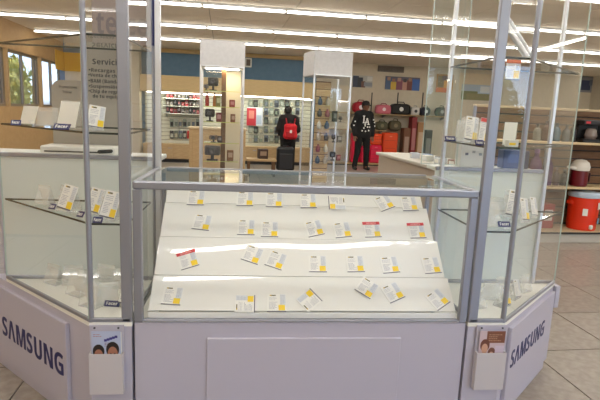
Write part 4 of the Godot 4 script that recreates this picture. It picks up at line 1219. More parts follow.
func build_bag_wall() -> void:
	var zw := -12.7
	var sy := at_room_z(395, 114.5, -12.45).y
	var sx0 := 2.35
	wall_shelf("long wooden wall shelf carrying the row of bags under the posters", sx0, 6.2, sy, zw, 0.42, M.wood, "shelves on the cream wall")
	for px in [372, 398, 423]:
		var a := at_room_z(px, 93, zw)
		var o := thing("shelf_standard", "dark thin vertical shelf rail on cream wall above the bags", "rail", room(a.x, sy + 0.001, zw + 0.012), ROOM_TURN, "rails above the bag shelf")
		pbox(o, "channel", Vector3(0, (a.y - sy) / 2, 0), Vector3(0.03, a.y - sy, 0.02), M.dark, 0.003)
		pbox(o, "cap", Vector3(0, a.y - sy + 0.004, 0), Vector3(0.036, 0.01, 0.026), M.dark, 0.002)
	handbag("rounded crimson bag with white patch on the wall shelf, behind the capped person", 353, 368, 99.5, sy, -12.45, Color(0.66, 0.07, 0.16), Color(0.88, 0.82, 0.84), true)
	handbag("pink and white striped bag on the wall shelf beside the black bag", 376, 390.5, 103, sy, -12.45, Color(0.80, 0.42, 0.48), Color(0.92, 0.85, 0.85), false)
	handbag("large black bag with round white patch on the wall shelf", 391, 410, 101.5, sy, -12.45, Color(0.05, 0.05, 0.055), Color(0.85, 0.85, 0.83), false)
	handbag("small white bag with dark patch on the wall shelf", 410.5, 419, 105.5, sy, -12.45, Color(0.80, 0.79, 0.77), Color(0.2, 0.2, 0.22), false)
	handbag("small navy bag at the end of bag row on wall shelf", 420, 430, 105.5, sy, -12.45, Color(0.10, 0.12, 0.20), Color(0.80, 0.80, 0.82), true)
	handbag("dark grey bag on the wall shelf beyond the glass strip", 436, 446, 105.5, sy, -12.45, Color(0.25, 0.24, 0.24), Color(0.6, 0.6, 0.6), true)
	var sy2 := at_room_z(390, 130.5, -12.45).y
	wall_shelf("lower wooden wall shelf above the bright orange and pink cases", sx0, 4.3, sy2, zw, 0.40, M.wood, "shelves on the cream wall")
	handbag("moss green duffel bag on the lower wall shelf", 375, 388, 119.5, sy2, -12.45, Color(0.27, 0.27, 0.18), Color(0.45, 0.42, 0.30), true)
	handbag("olive duffel bag on the lower wall shelf beside the moss green one", 389, 401, 118.5, sy2, -12.45, Color(0.32, 0.29, 0.20), Color(0.5, 0.44, 0.32), true)
	var pl := thing("case_platform", "low wooden platform under the bright hard cases", "platform", room(3.4, 0, -12.25), ROOM_TURN)
	pbox(pl, "top", Vector3(0, 0.05, 0), Vector3(2.2, 0.04, 0.66), M.wood, 0.005)
	pbox(pl, "plinth", Vector3(0, 0.015, 0), Vector3(2.1, 0.03, 0.56), M.dark)
	var pink := Color(0.85, 0.10, 0.27)
	var orange := Color(0.90, 0.28, 0.07)
	tote("pink hard case half hidden by the capped person", 352, 361, 133, 0.072, -12.0, pink)
	tote("pink hard case between the capped person's legs and the orange case", 361.5, 370, 146, 0.072, -12.0, pink)
	tote("pink hard case at the foot of the orange stack", 370.5, 382.5, 145, 0.072, -12.0, pink)
	var yb := at_room_z(376, 145, -12.0).y + 0.002
	tote("small orange hard case stacked on the pink one", 370.5, 382, 133.5, yb, -12.0, orange)
	tote("tall orange hard case on the platform beside the pink one", 383, 398, 132.5, 0.072, -12.0, orange.darkened(0.05))
	# tall cartons and figures at the end of the shelf
	var stack := [["brown", 404, 411, 128, Color(0.42, 0.26, 0.16)], ["dark red", 411.5, 417, 117, Color(0.48, 0.12, 0.12)], ["tan", 417.5, 425, 122, Color(0.60, 0.44, 0.28)], ["charcoal", 426, 433, 130, Color(0.16, 0.14, 0.14)]]
	for s in stack:
		var a := at_room_z(s[1], 130, -12.2)
		var b := at_room_z(s[2], 130, -12.2)
		a.y = at_room_z(s[1], s[3], -12.2).y
		carton("tall_carton", "tall %s carton standing on the floor beside the orange case" % s[0], "carton", room((a.x + b.x) / 2, 0, -12.35), ROOM_TURN, Vector3(b.x - a.x - 0.01, a.y, 0.3), s[4], s[4].lightened(0.35), "tall cartons by the cream wall")
	# posters and the air vent
	poster("wide poster of dark luggage on pale ground on the cream wall", 352.5, 75, 372, 88, zw, blobs_image(128, 84, Color(0.72, 0.72, 0.70), [[22, 45, 18, 40, Color(0.16, 0.20, 0.30)], [50, 50, 16, 36, Color(0.10, 0.12, 0.18)], [70, 62, 12, 22, Color(0.45, 0.30, 0.25)], [100, 60, 26, 14, Color(0.55, 0.57, 0.60)], [110, 20, 16, 16, Color(0.82, 0.82, 0.80)]]))
	poster("wide colourful poster of bright clothes on the cream wall beside the vent", 385.5, 76, 419, 91, zw, blobs_image(160, 76, Color(0.32, 0.30, 0.36), [[16, 50, 14, 40, Color(0.22, 0.32, 0.46)], [16, 14, 7, 9, Color(0.62, 0.46, 0.38)], [38, 58, 12, 28, Color(0.80, 0.66, 0.18)], [38, 22, 7, 9, Color(0.55, 0.38, 0.30)], [66, 56, 14, 38, Color(0.50, 0.22, 0.30)], [64, 16, 8, 10, Color(0.66, 0.50, 0.44)], [90, 60, 10, 36, Color(0.75, 0.55, 0.48)], [90, 20, 7, 9, Color(0.20, 0.14, 0.14)], [114, 56, 13, 40, Color(0.46, 0.20, 0.16)], [114, 14, 7, 9, Color(0.60, 0.44, 0.36)], [142, 44, 17, 34, Color(0.16, 0.36, 0.66)]]))
	poster("orange and gold poster on the cream wall seen beside the glass strip", 437, 74, 452, 93, zw, blobs_image(80, 100, Color(0.72, 0.48, 0.16), [[24, 40, 18, 30, Color(0.50, 0.36, 0.10)], [56, 60, 20, 34, Color(0.86, 0.62, 0.22)], [40, 20, 14, 12, Color(0.38, 0.20, 0.10)], [30, 86, 30, 12, Color(0.85, 0.42, 0.12)]]))
	poster("grey poster with dark blue figure on the far end of cream wall", 580, 76, 597, 93, zw, blobs_image(96, 80, Color(0.55, 0.56, 0.58), [[34, 44, 22, 24, Color(0.24, 0.28, 0.40)], [66, 30, 16, 14, Color(0.38, 0.40, 0.46)]]))
	poster("green and blue landscape poster on the cream wall near the orange poster", 462, 84, 492, 101, zw, blobs_image(120, 70, Color(0.62, 0.72, 0.82), [[20, 60, 40, 30, Color(0.36, 0.40, 0.16)], [70, 62, 50, 22, Color(0.48, 0.46, 0.24)], [100, 20, 30, 14, Color(0.80, 0.84, 0.88)]]))
	var va := at_room_z(378, 65.5, zw)
	var vb := at_room_z(403.5, 73, zw)
	var w := vb.x - va.x
	var h := va.y - vb.y
	var vt := thing("air_vent", "wide grey louvred air vent high on the cream wall", "vent", room((va.x + vb.x) / 2, vb.y, zw), ROOM_TURN)
	pbox(vt, "backing", Vector3(0, h / 2, 0.006), Vector3(w, h, 0.012), paint(Color(0.30, 0.28, 0.27)))
	for e in [-1.0, 1.0]:
		pbox(vt, "frame_side", Vector3(e * (w / 2 - 0.012), h / 2, 0.02), Vector3(0.024, h, 0.03), paint(Color(0.48, 0.45, 0.42)), 0.004)
		pbox(vt, "frame_side", Vector3(0, h / 2 + e * (h / 2 - 0.01), 0.02), Vector3(w - 0.048, 0.02, 0.03), paint(Color(0.48, 0.45, 0.42)), 0.004)
	for i in 5:
		pbox(vt, "louvre", Vector3(0, h * (0.18 + 0.16 * i), 0.02), Vector3(w - 0.05, 0.006, 0.03), paint(Color(0.58, 0.55, 0.52)), 0.0, Vector3(0.6, 0, 0))
	for i in 3:
		pbox(vt, "divider", Vector3(w * (-0.25 + 0.25 * i), h / 2, 0.03), Vector3(0.012, h - 0.04, 0.012), paint(Color(0.48, 0.45, 0.42)))

# ---------------------------------------------------------------- tall vitrines
func vitrine(label: String, x0: float, x1: float, zf: float, depth: float, top: float, header: float, more_turn := 0.0) -> Node3D:
	var o := thing("vitrine", label, "display case", room((x0 + x1) / 2, 0, zf - depth / 2), ROOM_TURN + more_turn, "tall vitrines with white headers")
	var w := x1 - x0
	var d := depth
	pbox(o, "plinth", Vector3(0, 0.21, 0), Vector3(w, 0.42, d), M.laminate, 0.005)
	pbox(o, "header", Vector3(0, top - header / 2, 0), Vector3(w, header, d), M.header_white, 0.006)
	for sx in [-1.0, 1.0]:
		for sz in [-1.0, 1.0]:
			pbox(o, "post", Vector3(sx * (w / 2 - 0.012), (0.42 + top - header) / 2, sz * (d / 2 - 0.012)), Vector3(0.024, top - header - 0.42, 0.024), M.alu_bright, 0.003)
	var y0 := 0.42
	var y1 := top - header
	for sz in [-1.0, 1.0]:
		var z: float = sz * (d / 2 - 0.008)
		pane(o, "pane", [Vector3(-w / 2 + 0.024, y0, z), Vector3(w / 2 - 0.024, y0, z), Vector3(w / 2 - 0.024, y1, z), Vector3(-w / 2 + 0.024, y1, z)], M.glass)
		var x: float = sz * (w / 2 - 0.008)
		pane(o, "pane", [Vector3(x, y0, -d / 2 + 0.024), Vector3(x, y0, d / 2 - 0.024), Vector3(x, y1, d / 2 - 0.024), Vector3(x, y1, -d / 2 + 0.024)], M.glass)
	pbox(o, "trim_strip", Vector3(0, y1 + 0.006, d / 2 + 0.002), Vector3(w, 0.014, 0.006), M.alu_bright, 0.001)
	return o
func build_vitrines() -> void:
	var z1 := -4.4
	var a := at_room_z(200, 42, z1)
	var b := at_room_z(245.5, 42, z1)
	var v1 := vitrine("tall glass vitrine full of gadgets with white header before tan counter", a.x, b.x, z1, 0.5, 2.235, 0.31)
	var cx := (a.x + b.x) / 2
	var zc := z1 - 0.25
	pbox(v1, "slat_column", Vector3(0.02, 1.17, -0.02), Vector3(0.06, 1.5, 0.05), M.wood_dark, 0.004)
	pbox(v1, "back_board", Vector3(0.14, 1.17, -0.2), Vector3(0.20, 1.5, 0.012), paint(Color(0.82, 0.78, 0.68)), 0.002)
	var lamp := pbox(v1, "lamp_panel", Vector3(0, 1.918, 0), Vector3(0.42, 0.012, 0.12), M.tube_glow)
	lamp.set_meta("label", "lit lamp panel under the header")
	var al := AreaLight3D.new()
	al.name = "vitrine_lamp"
	al.area_size = Vector2(0.42, 0.12)
	al.light_energy = 0.3
	al.light_color = Color(1.0, 0.90, 0.70)
	al.area_range = 6.0
	al.shadow_enabled = true
	add_child(al)
	al.position = room(cx, 1.908, zc)
	al.rotation = Vector3(-PI / 2, ROOM_TURN, 0)
	var hs := []
	for py in [91.0, 106.5, 121.5, 142.0, 160.0]:
		var y := at_room_z(215, py, zc + 0.05).y
		hs.append(y)
		var s := pbox(v1, "shelf", Vector3(0, y - 0.004, 0.05), Vector3(0.44, 0.008, 0.28), M.shelf_glass)
		pbox(s, "front_edge", Vector3(0, 0, 0.141), Vector3(0.44, 0.009, 0.003), paint(Color(0.72, 0.74, 0.42), 0.3))
	var goods := [
		[213, 0, "black camera on a short stand on the top vitrine shelf", "gadget", Color(0.06, 0.06, 0.07), 0.11, 0.15], [206, 0, "grey gadget beside the black camera on top vitrine shelf", "gadget", Color(0.40, 0.38, 0.36), 0.05, 0.07],
		[207, 1, "slim red bottle on the second vitrine shelf", "bottle", Color(0.55, 0.12, 0.08), 0.022, 0.15], [214.5, 1, "amber bottle on the second vitrine shelf", "bottle", Color(0.60, 0.36, 0.10), 0.02, 0.15], [218, 1, "olive carton on the second vitrine shelf", "carton", Color(0.42, 0.40, 0.16), 0.05, 0.12], [232, 1, "small dark red carton on the second vitrine shelf", "carton", Color(0.5, 0.1, 0.1), 0.06, 0.08],
		[210, 2, "black gadget with grey lens on the third vitrine shelf", "gadget", Color(0.10, 0.08, 0.09), 0.10, 0.14], [219, 2, "maroon carton on the third vitrine shelf", "carton", Color(0.40, 0.10, 0.12), 0.06, 0.10], [233, 2, "brown carton on the third vitrine shelf", "carton", Color(0.45, 0.26, 0.14), 0.05, 0.09],
		[214, 3, "small taupe gadget on the fourth vitrine shelf", "gadget", Color(0.42, 0.34, 0.28), 0.09, 0.08], [220, 3, "small dark carton on the fourth vitrine shelf", "carton", Color(0.20, 0.14, 0.12), 0.05, 0.07],
		[213, 4, "large grey machine on the lowest vitrine shelf", "gadget", Color(0.30, 0.29, 0.30), 0.17, 0.17], [231, 4, "bronze carton on the lowest vitrine shelf", "carton", Color(0.48, 0.32, 0.18), 0.07, 0.12]]
	for g in goods:
		var x := at_room_z(g[0], 110, zc + 0.08).x
		var at := room(x, hs[g[1]] + 0.0006, zc + 0.09)
		gadget(g, at)
	var z2 := -4.9
	a = at_room_z(312, 49, z2)
	b = at_room_z(352, 51, z2)
	var v2 := vitrine("tall glass vitrine of hanging accessories with white header beside the capped person", a.x, b.x, z2, 0.55, 2.255, 0.33, 0.12)
	cx = (a.x + b.x) / 2
	zc = z2 - 0.275
	var sp := pbox(v2, "slat_panel", Vector3(-0.05, 1.14, 0.02), Vector3(0.22, 1.44, 0.02), M.wood_dark)
	for i in 14:
		pbox(sp, "slat", Vector3(0, -0.66 + i * 0.1015, 0.016), Vector3(0.22, 0.09, 0.014), M.wood, 0.003)
	var pal := [Color(0.24, 0.32, 0.42), Color(0.66, 0.62, 0.56), Color(0.20, 0.17, 0.18), Color(0.50, 0.22, 0.28), Color(0.75, 0.74, 0.70)]
	var pn := ["blue", "beige", "black", "wine red", "off-white"]
	for k in 6:
		for i in 2:
			var p := v2.transform * Vector3(-0.05 + (i - 0.5) * 0.115, 1.66 - k * 0.165, 0.0465)
			var j := (k * 2 + i) % 5
			var o := thing("pouch", "%s drawstring pouch hanging on the slatted panel in the vitrine" % pn[j], "pouch", p, v2.rotation.y, "pouches hanging in the vitrine")
			part(o, "bag", lathe_mesh([Vector2(0, -0.13), Vector2(0.026, -0.125), Vector2(0.036, -0.09), Vector2(0.028, -0.05), Vector2(0.012, -0.03), Vector2(0.018, -0.018), Vector2(0, -0.016)], 12), paint(pal[j], 0.6), Vector3(0, 0, 0.038))
			part(o, "hook", tube_mesh([Vector3(0, 0, 0), Vector3(0, -0.012, 0.04), Vector3(0, -0.02, 0.04)], 0.003, 6), M.alu)
	var h2 := []
	for py in [122.0, 142.0, 160.0]:
		var y := at_room_z(345, py, zc).y
		h2.append(y)
		pbox(v2, "shelf", Vector3(0.16, y - 0.004, 0.05), Vector3(0.18, 0.008, 0.3), M.shelf_glass)
	var more := [[338.5, 0, "black carton on the upper side shelf of accessory vitrine", "carton", Color(0.08, 0.08, 0.09), 0.06, 0.13], [343, 0, "small grey gadget on the upper side shelf of accessory vitrine", "gadget", Color(0.3, 0.3, 0.3), 0.045, 0.07], [338.5, 1, "dark brown gadget on the middle side shelf of accessory vitrine", "gadget", Color(0.18, 0.13, 0.12), 0.05, 0.10], [343, 1, "grey carton on the middle side shelf of accessory vitrine", "carton", Color(0.42, 0.40, 0.38), 0.06, 0.08], [338.5, 2, "black gadget on the lowest side shelf of accessory vitrine", "gadget", Color(0.08, 0.08, 0.09), 0.07, 0.11], [343, 2, "red carton on the lowest side shelf of accessory vitrine", "carton", Color(0.5, 0.12, 0.12), 0.05, 0.07]]
	for g in more:
		gadget(g, v2.transform * Vector3(0.115 if g[0] < 340 else 0.205, h2[g[1]] + 0.0006, 0.09))
func gadget(g: Array, at: Vector3) -> void:
	var w: float = g[5] * 1.15
	var h: float = g[6] * 1.15
	if g[3] == "bottle":
		bottle(g[2], at, w, h, g[4], g[4].darkened(0.5), "goods in the vitrines")
	elif g[3] == "carton":
		carton("carton", g[2], "carton", at, ROOM_TURN + 0.1, Vector3(w, h, 0.05), g[4], g[4].lightened(0.4), "goods in the vitrines")
	else:
		var o := thing("gadget", g[2], "gadget", at, ROOM_TURN - 0.15, "goods in the vitrines")
		pbox(o, "foot", Vector3(0, h * 0.04, 0), Vector3(w * 0.7, h * 0.08, 0.06), M.dark, 0.003)
		pbox(o, "stem", Vector3(0, h * 0.2, 0), Vector3(w * 0.2, h * 0.3, 0.03), M.dark, 0.003)
		pbox(o, "body", Vector3(0, h * 0.65, 0), Vector3(w, h * 0.62, 0.07), paint(g[4], 0.4), 0.012)
		part(o, "lens", lathe_mesh([Vector2(w * 0.24, 0), Vector2(w * 0.24, 0.02), Vector2(w * 0.17, 0.022), Vector2(0, 0.014)], 16), paint(Color(0.32, 0.32, 0.34), 0.2), Vector3(0, h * 0.65, 0.034), Vector3(PI / 2, 0, 0))

# ---------------------------------------------------------------- slatted gondola with the cooler
func build_gondola() -> void:
	var f := unroom(at_y(575, 243, 0.0))
	var zf := f.z
	var x0 := 2.62
	var x1 := 6.6
	var o := thing("gondola_shelving", "wood-slatted gondola shelving with cream shelves carrying an orange cooler", "shelving", room((x0 + x1) / 2, 0, zf), ROOM_TURN)
	var w := x1 - x0
	pbox(o, "kick_board", Vector3(0, 0.055, -0.03), Vector3(w, 0.11, 0.03), paint(Color(0.72, 0.70, 0.66)), 0.003)
	pbox(o, "base_deck", Vector3(0, 0.125, -0.22), Vector3(w, 0.03, 0.44), paint(Color(0.78, 0.70, 0.56)), 0.005)
	pbox(o, "base_edge", Vector3(0, 0.122, 0.004), Vector3(w, 0.022, 0.012), M.dark, 0.003)
	pbox(o, "back_board", Vector3(0, 0.83, -0.455), Vector3(w, 1.5, 0.02), M.dark)
	for i in 14:
		pbox(o, "slat", Vector3(0, 0.205 + i * 0.104, -0.436), Vector3(w, 0.088, 0.016), M.wood_dark, 0.003)
	pbox(o, "top_cap", Vector3(0, 1.59, -0.45), Vector3(w, 0.03, 0.07), paint(Color(0.78, 0.70, 0.56)), 0.004)
	for i in 5:
		pbox(o, "upright", Vector3(-w / 2 + i * w / 4, 0.8, -0.43), Vector3(0.03, 1.57, 0.04), M.alu, 0.003)
	var hs := [0.1405]
	for py in [187.5, 143.0]:
		var y := at_room_z(590, py, zf - 0.1).y
		hs.append(y + 0.0005)
		pbox(o, "shelf", Vector3(0, y - 0.014, -0.27), Vector3(w, 0.028, 0.33), paint(Color(0.82, 0.73, 0.57)), 0.005)
	# orange drinks cooler
	var cp := at_room_z(580, 230, zf - 0.2)
	var cool := thing("drinks_cooler", "round orange drinks cooler with pale lid on the lowest gondola shelf", "cooler", room(cp.x, hs[0], zf - 0.20), ROOM_TURN)
	var r := 0.178
	var or_ := mat("cooler_orange", Color(0.88, 0.20, 0.07), 0.35)
	part(cool, "body", lathe_mesh([Vector2(0, 0), Vector2(r * 0.90, 0), Vector2(r * 0.93, 0.015), Vector2(r * 0.99, 0.36), Vector2(r * 1.0, 0.40), Vector2(0, 0.40)], 32), or_)
	part(cool, "lid", lathe_mesh([Vector2(r * 1.02, 0.40), Vector2(r * 1.05, 0.41), Vector2(r * 1.05, 0.445), Vector2(r * 0.98, 0.465), Vector2(0, 0.475)], 32), paint(Color(0.70, 0.76, 0.82), 0.35))
	for e in [-1.0, 1.0]:
		pbox(cool, "grip", Vector3(e * (r + 0.012), 0.33, 0), Vector3(0.03, 0.05, 0.10), or_, 0.01)
	pbox(cool, "tap", Vector3(0.0, 0.05, r * 0.95), Vector3(0.04, 0.05, 0.05), M.paper, 0.008)
	pbox(cool, "sticker", Vector3(-0.09, 0.23, 0.160), Vector3(0.055, 0.085, 0.004), M.paper, 0.0, Vector3(0, -0.54, 0))
	pbox(cool, "sticker", Vector3(0.10, 0.31, 0.149), Vector3(0.10, 0.085, 0.004), M.paper, 0.0, Vector3(0, 0.6, 0.05))
	pbox(cool, "sticker", Vector3(0.115, 0.12, 0.140), Vector3(0.07, 0.07, 0.004), paint(Color(0.45, 0.66, 0.82)), 0.0, Vector3(0, 0.7, -0.3))
	# jug with a white domed lid
	var jp := at_room_z(580, 170, zf - 0.22)
	var jug := thing("jug", "dark red jug with domed white lid on the middle gondola shelf", "jug", room(jp.x, hs[1], zf - 0.22), ROOM_TURN)
	part(jug, "body", lathe_mesh([Vector2(0, 0), Vector2(0.09, 0), Vector2(0.10, 0.02), Vector2(0.095, 0.20), Vector2(0, 0.20)], 24), paint(Color(0.40, 0.05, 0.10), 0.3))
	part(jug, "lid", lathe_mesh([Vector2(0.105, 0.195), Vector2(0.11, 0.24), Vector2(0.095, 0.29), Vector2(0.055, 0.32), Vector2(0, 0.33)], 24), paint(Color(0.86, 0.84, 0.80), 0.4))
	pbox(jug, "spout", Vector3(-0.13, 0.225, 0.02), Vector3(0.09, 0.035, 0.09), paint(Color(0.86, 0.84, 0.80), 0.4), 0.012, Vector3(0, 0, -0.2))
	part(jug, "handle", tube_mesh([Vector3(0.09, 0.17, 0), Vector3(0.14, 0.16, 0), Vector3(0.14, 0.06, 0), Vector3(0.095, 0.04, 0)], 0.012, 8), paint(Color(0.25, 0.05, 0.08)))
	# coffee makers and tumblers on the upper shelf
	var g := "goods on the gondola"
	for e in [[590, "large black coffee maker on the upper gondola shelf", 0.24, 0.27], [609, "second black coffee maker on the upper gondola shelf, at its far end", 0.22, 0.26]]:
		var p := at_room_z(e[0], 130, zf - 0.26)
		var c := thing("coffee_maker", e[1], "coffee maker", room(p.x, hs[2], zf - 0.27), ROOM_TURN - 0.2, g)
		pbox(c, "base", Vector3(0, 0.02, 0), Vector3(e[2], 0.04, 0.24), M.black, 0.008)
		pbox(c, "tower", Vector3(0, 0.15, -0.08), Vector3(e[2], 0.22, 0.08), M.black, 0.01)
		pbox(c, "hood", Vector3(0, e[3] - 0.03, -0.01), Vector3(e[2], 0.06, 0.22), M.dark, 0.012)
		part(c, "carafe", lathe_mesh([Vector2(0, 0.041), Vector2(0.06, 0.041), Vector2(0.075, 0.08), Vector2(0.06, 0.15), Vector2(0.045, 0.17), Vector2(0, 0.17)], 20), paint(Color(0.45, 0.40, 0.38), 0.1), Vector3(0, 0, 0.045))
		pbox(c, "red_badge", Vector3(-0.07, e[3] - 0.03, 0.101), Vector3(0.05, 0.025, 0.003), M.red)
	var row := [[573, 0.045, 0.24, Color(0.10, 0.08, 0.09), "black"], [566, 0.045, 0.20, Color(0.30, 0.32, 0.34), "grey"], [556, 0.05, 0.22, Color(0.20, 0.34, 0.42), "teal"], [546, 0.05, 0.24, Color(0.36, 0.25, 0.20), "brown"], [537, 0.045, 0.20, Color(0.45, 0.44, 0.40), "putty"]]
	for e in row:
		var p := at_room_z(e[0], 135, zf - 0.25)
		bottle("%s vacuum bottle on the upper gondola shelf" % e[4], room(p.x, hs[2], zf - 0.25), e[1], e[2], e[3], e[3].darkened(0.4), g)
	var mid := [[565, 0.05, 0.20, Color(0.08, 0.08, 0.10), "black"], [557, 0.036, 0.22, Color(0.26, 0.16, 0.20), "plum"], [548, 0.058, 0.40, Color(0.28, 0.08, 0.30), "tall purple"], [535, 0.075, 0.44, Color(0.30, 0.09, 0.33), "broad purple"]]
	for e in mid:
		var p := at_room_z(e[0], 170, zf - 0.24)
		bottle("%s bottle on the middle gondola shelf" % e[4], room(p.x, hs[1], zf - 0.24), e[1], e[2], e[3], e[3].lightened(0.2), g)
	for e in [[547, "red carton with white label on the lowest gondola shelf beside cooler", Color(0.55, 0.12, 0.12), 0.16, 0.30], [526, "maroon carton on the lowest gondola shelf beside the red one", Color(0.32, 0.10, 0.12), 0.18, 0.26]]:
		var p := at_room_z(e[0], 215, zf - 0.2)
		carton("carton", e[1], "carton", room(p.x, hs[0], zf - 0.25), ROOM_TURN, Vector3(e[3], e[4], 0.16), e[2], Color(0.80, 0.76, 0.74), g)

# ---------------------------------------------------------------- people
# bones: [a, b, radius at a, radius at b]; one smooth skin over all of them, meshed as surface nets into st
func skin_over(st: SurfaceTool, bones: Array, cell: float, blend: float) -> void:
	var lo := Vector3(1e9, 1e9, 1e9)
	var hi := -lo
	for b in bones:
		for e in 2:
			var r: float = b[2 + e] + 3.0 * cell
			lo = lo.min(b[e] - Vector3.ONE * r)
			hi = hi.max(b[e] + Vector3.ONE * r)
	var nx := int((hi.x - lo.x) / cell) + 2
	var ny := int((hi.y - lo.y) / cell) + 2
	var nz := int((hi.z - lo.z) / cell) + 2
	var f := PackedFloat32Array()
	f.resize(nx * ny * nz)
	f.fill(1.0)
	for b in bones:
		var pa: Vector3 = b[0]
		var ba: Vector3 = b[1] - b[0]
		var ra: float = b[2]
		var rb: float = b[3]
		var l2 := maxf(ba.length_squared(), 1e-9)
		var m := Vector3.ONE * (maxf(ra, rb) + blend + 2.5 * cell)
		var bl: Vector3 = (b[0].min(b[1]) - m - lo) / cell
		var bh: Vector3 = (b[0].max(b[1]) + m - lo) / cell
		for k in range(maxi(0, int(bl.z)), mini(nz, int(bh.z) + 2)):
			for j in range(maxi(0, int(bl.y)), mini(ny, int(bh.y) + 2)):
				for i in range(maxi(0, int(bl.x)), mini(nx, int(bh.x) + 2)):
					var p := lo + Vector3(i, j, k) * cell - pa
					var t := clampf(p.dot(ba) / l2, 0.0, 1.0)
					var d := (p - ba * t).length() - lerpf(ra, rb, t)
					var at := i + nx * (j + ny * k)
					var o := f[at]
					var h := clampf(0.5 + 0.5 * (o - d) / blend, 0.0, 1.0)
					f[at] = lerpf(o, d, h) - blend * h * (1.0 - h)
	var verts := {}
	var norms := {}
	var corner := [0, 1, nx, nx + 1, nx * ny, nx * ny + 1, nx * ny + nx, nx * ny + nx + 1]
	var offs := [Vector3(0, 0, 0), Vector3(1, 0, 0), Vector3(0, 1, 0), Vector3(1, 1, 0), Vector3(0, 0, 1), Vector3(1, 0, 1), Vector3(0, 1, 1), Vector3(1, 1, 1)]
	var edges := [[0, 1], [2, 3], [4, 5], [6, 7], [0, 2], [1, 3], [4, 6], [5, 7], [0, 4], [1, 5], [2, 6], [3, 7]]
	for k in nz - 1:
		for j in ny - 1:
			for i in nx - 1:
				var at := i + nx * (j + ny * k)
				var inside := 0
				for c in 8:
					if f[at + corner[c]] < 0.0:
						inside += 1
				if inside == 0 or inside == 8:
					continue
				var s := Vector3.ZERO
				var n := 0
				for e in edges:
					var a := f[at + corner[e[0]]]
					var b := f[at + corner[e[1]]]
					if (a < 0.0) != (b < 0.0):
						s += offs[e[0]].lerp(offs[e[1]], a / (a - b))
						n += 1
				verts[at] = lo + (Vector3(i, j, k) + s / n) * cell
				var g := Vector3.ZERO
				for c in 8:
					g += (offs[c] - Vector3(0.5, 0.5, 0.5)) * f[at + corner[c]]
				norms[at] = g.normalized()
	var step := [1, nx, nx * ny]
	for at in verts.keys():
		for ax in 3:
			var a := f[at]
			var b := f[at + step[ax]]
			if (a < 0.0) == (b < 0.0):
				continue
			var u: int = step[(ax + 1) % 3]
			var v: int = step[(ax + 2) % 3]
			var q := [at, at - u, at - u - v, at - v]
			if not (verts.has(q[1]) and verts.has(q[2]) and verts.has(q[3])):
				continue
			for t in [[0, 1, 2], [0, 2, 3]]:
				var p0: Vector3 = verts[q[t[0]]]
				var p1: Vector3 = verts[q[t[1]]]
				var p2: Vector3 = verts[q[t[2]]]
				var order := [t[0], t[1], t[2]] if (p2 - p0).cross(p1 - p0).dot(norms[q[0]]) > 0 else [t[0], t[2], t[1]]
				for o in order:
					st.set_normal(norms[q[o]])
					st.add_vertex(verts[q[o]])

func hand_bones(w: Vector3, dir: Vector3, side: float, facing: Vector3) -> Array:
	var across := dir.cross(facing).normalized() * side
	var palm := w + dir * 0.045
	var out := [[w, palm + dir * 0.04, 0.024, 0.026], [w + across * 0.012, palm + dir * 0.04 + across * 0.022, 0.018, 0.016], [w - across * 0.012, palm + dir * 0.04 - across * 0.022, 0.018, 0.016]]
	var lens := [0.065, 0.075, 0.070, 0.055]
	for i in 4:
		var r := palm + dir * 0.038 + across * (0.030 - 0.020 * i)
		var k1: Vector3 = r + dir * lens[i] * 0.55 + facing * 0.006
		var k2: Vector3 = k1 + (dir + facing * 0.45).normalized() * lens[i] * 0.5
		out.append([r, k1, 0.0092, 0.0086])
		out.append([k1, k2, 0.0086, 0.0072])
	var tb := w + dir * 0.03 + across * 0.024
	out.append([tb, tb + (dir * 0.7 + across * 0.6 + facing * 0.3).normalized() * 0.045, 0.011, 0.0095])
	out.append([tb + (dir * 0.7 + across * 0.6 + facing * 0.3).normalized() * 0.045, tb + (dir + across * 0.5 + facing * 0.4).normalized() * 0.075, 0.0095, 0.008])
	return out

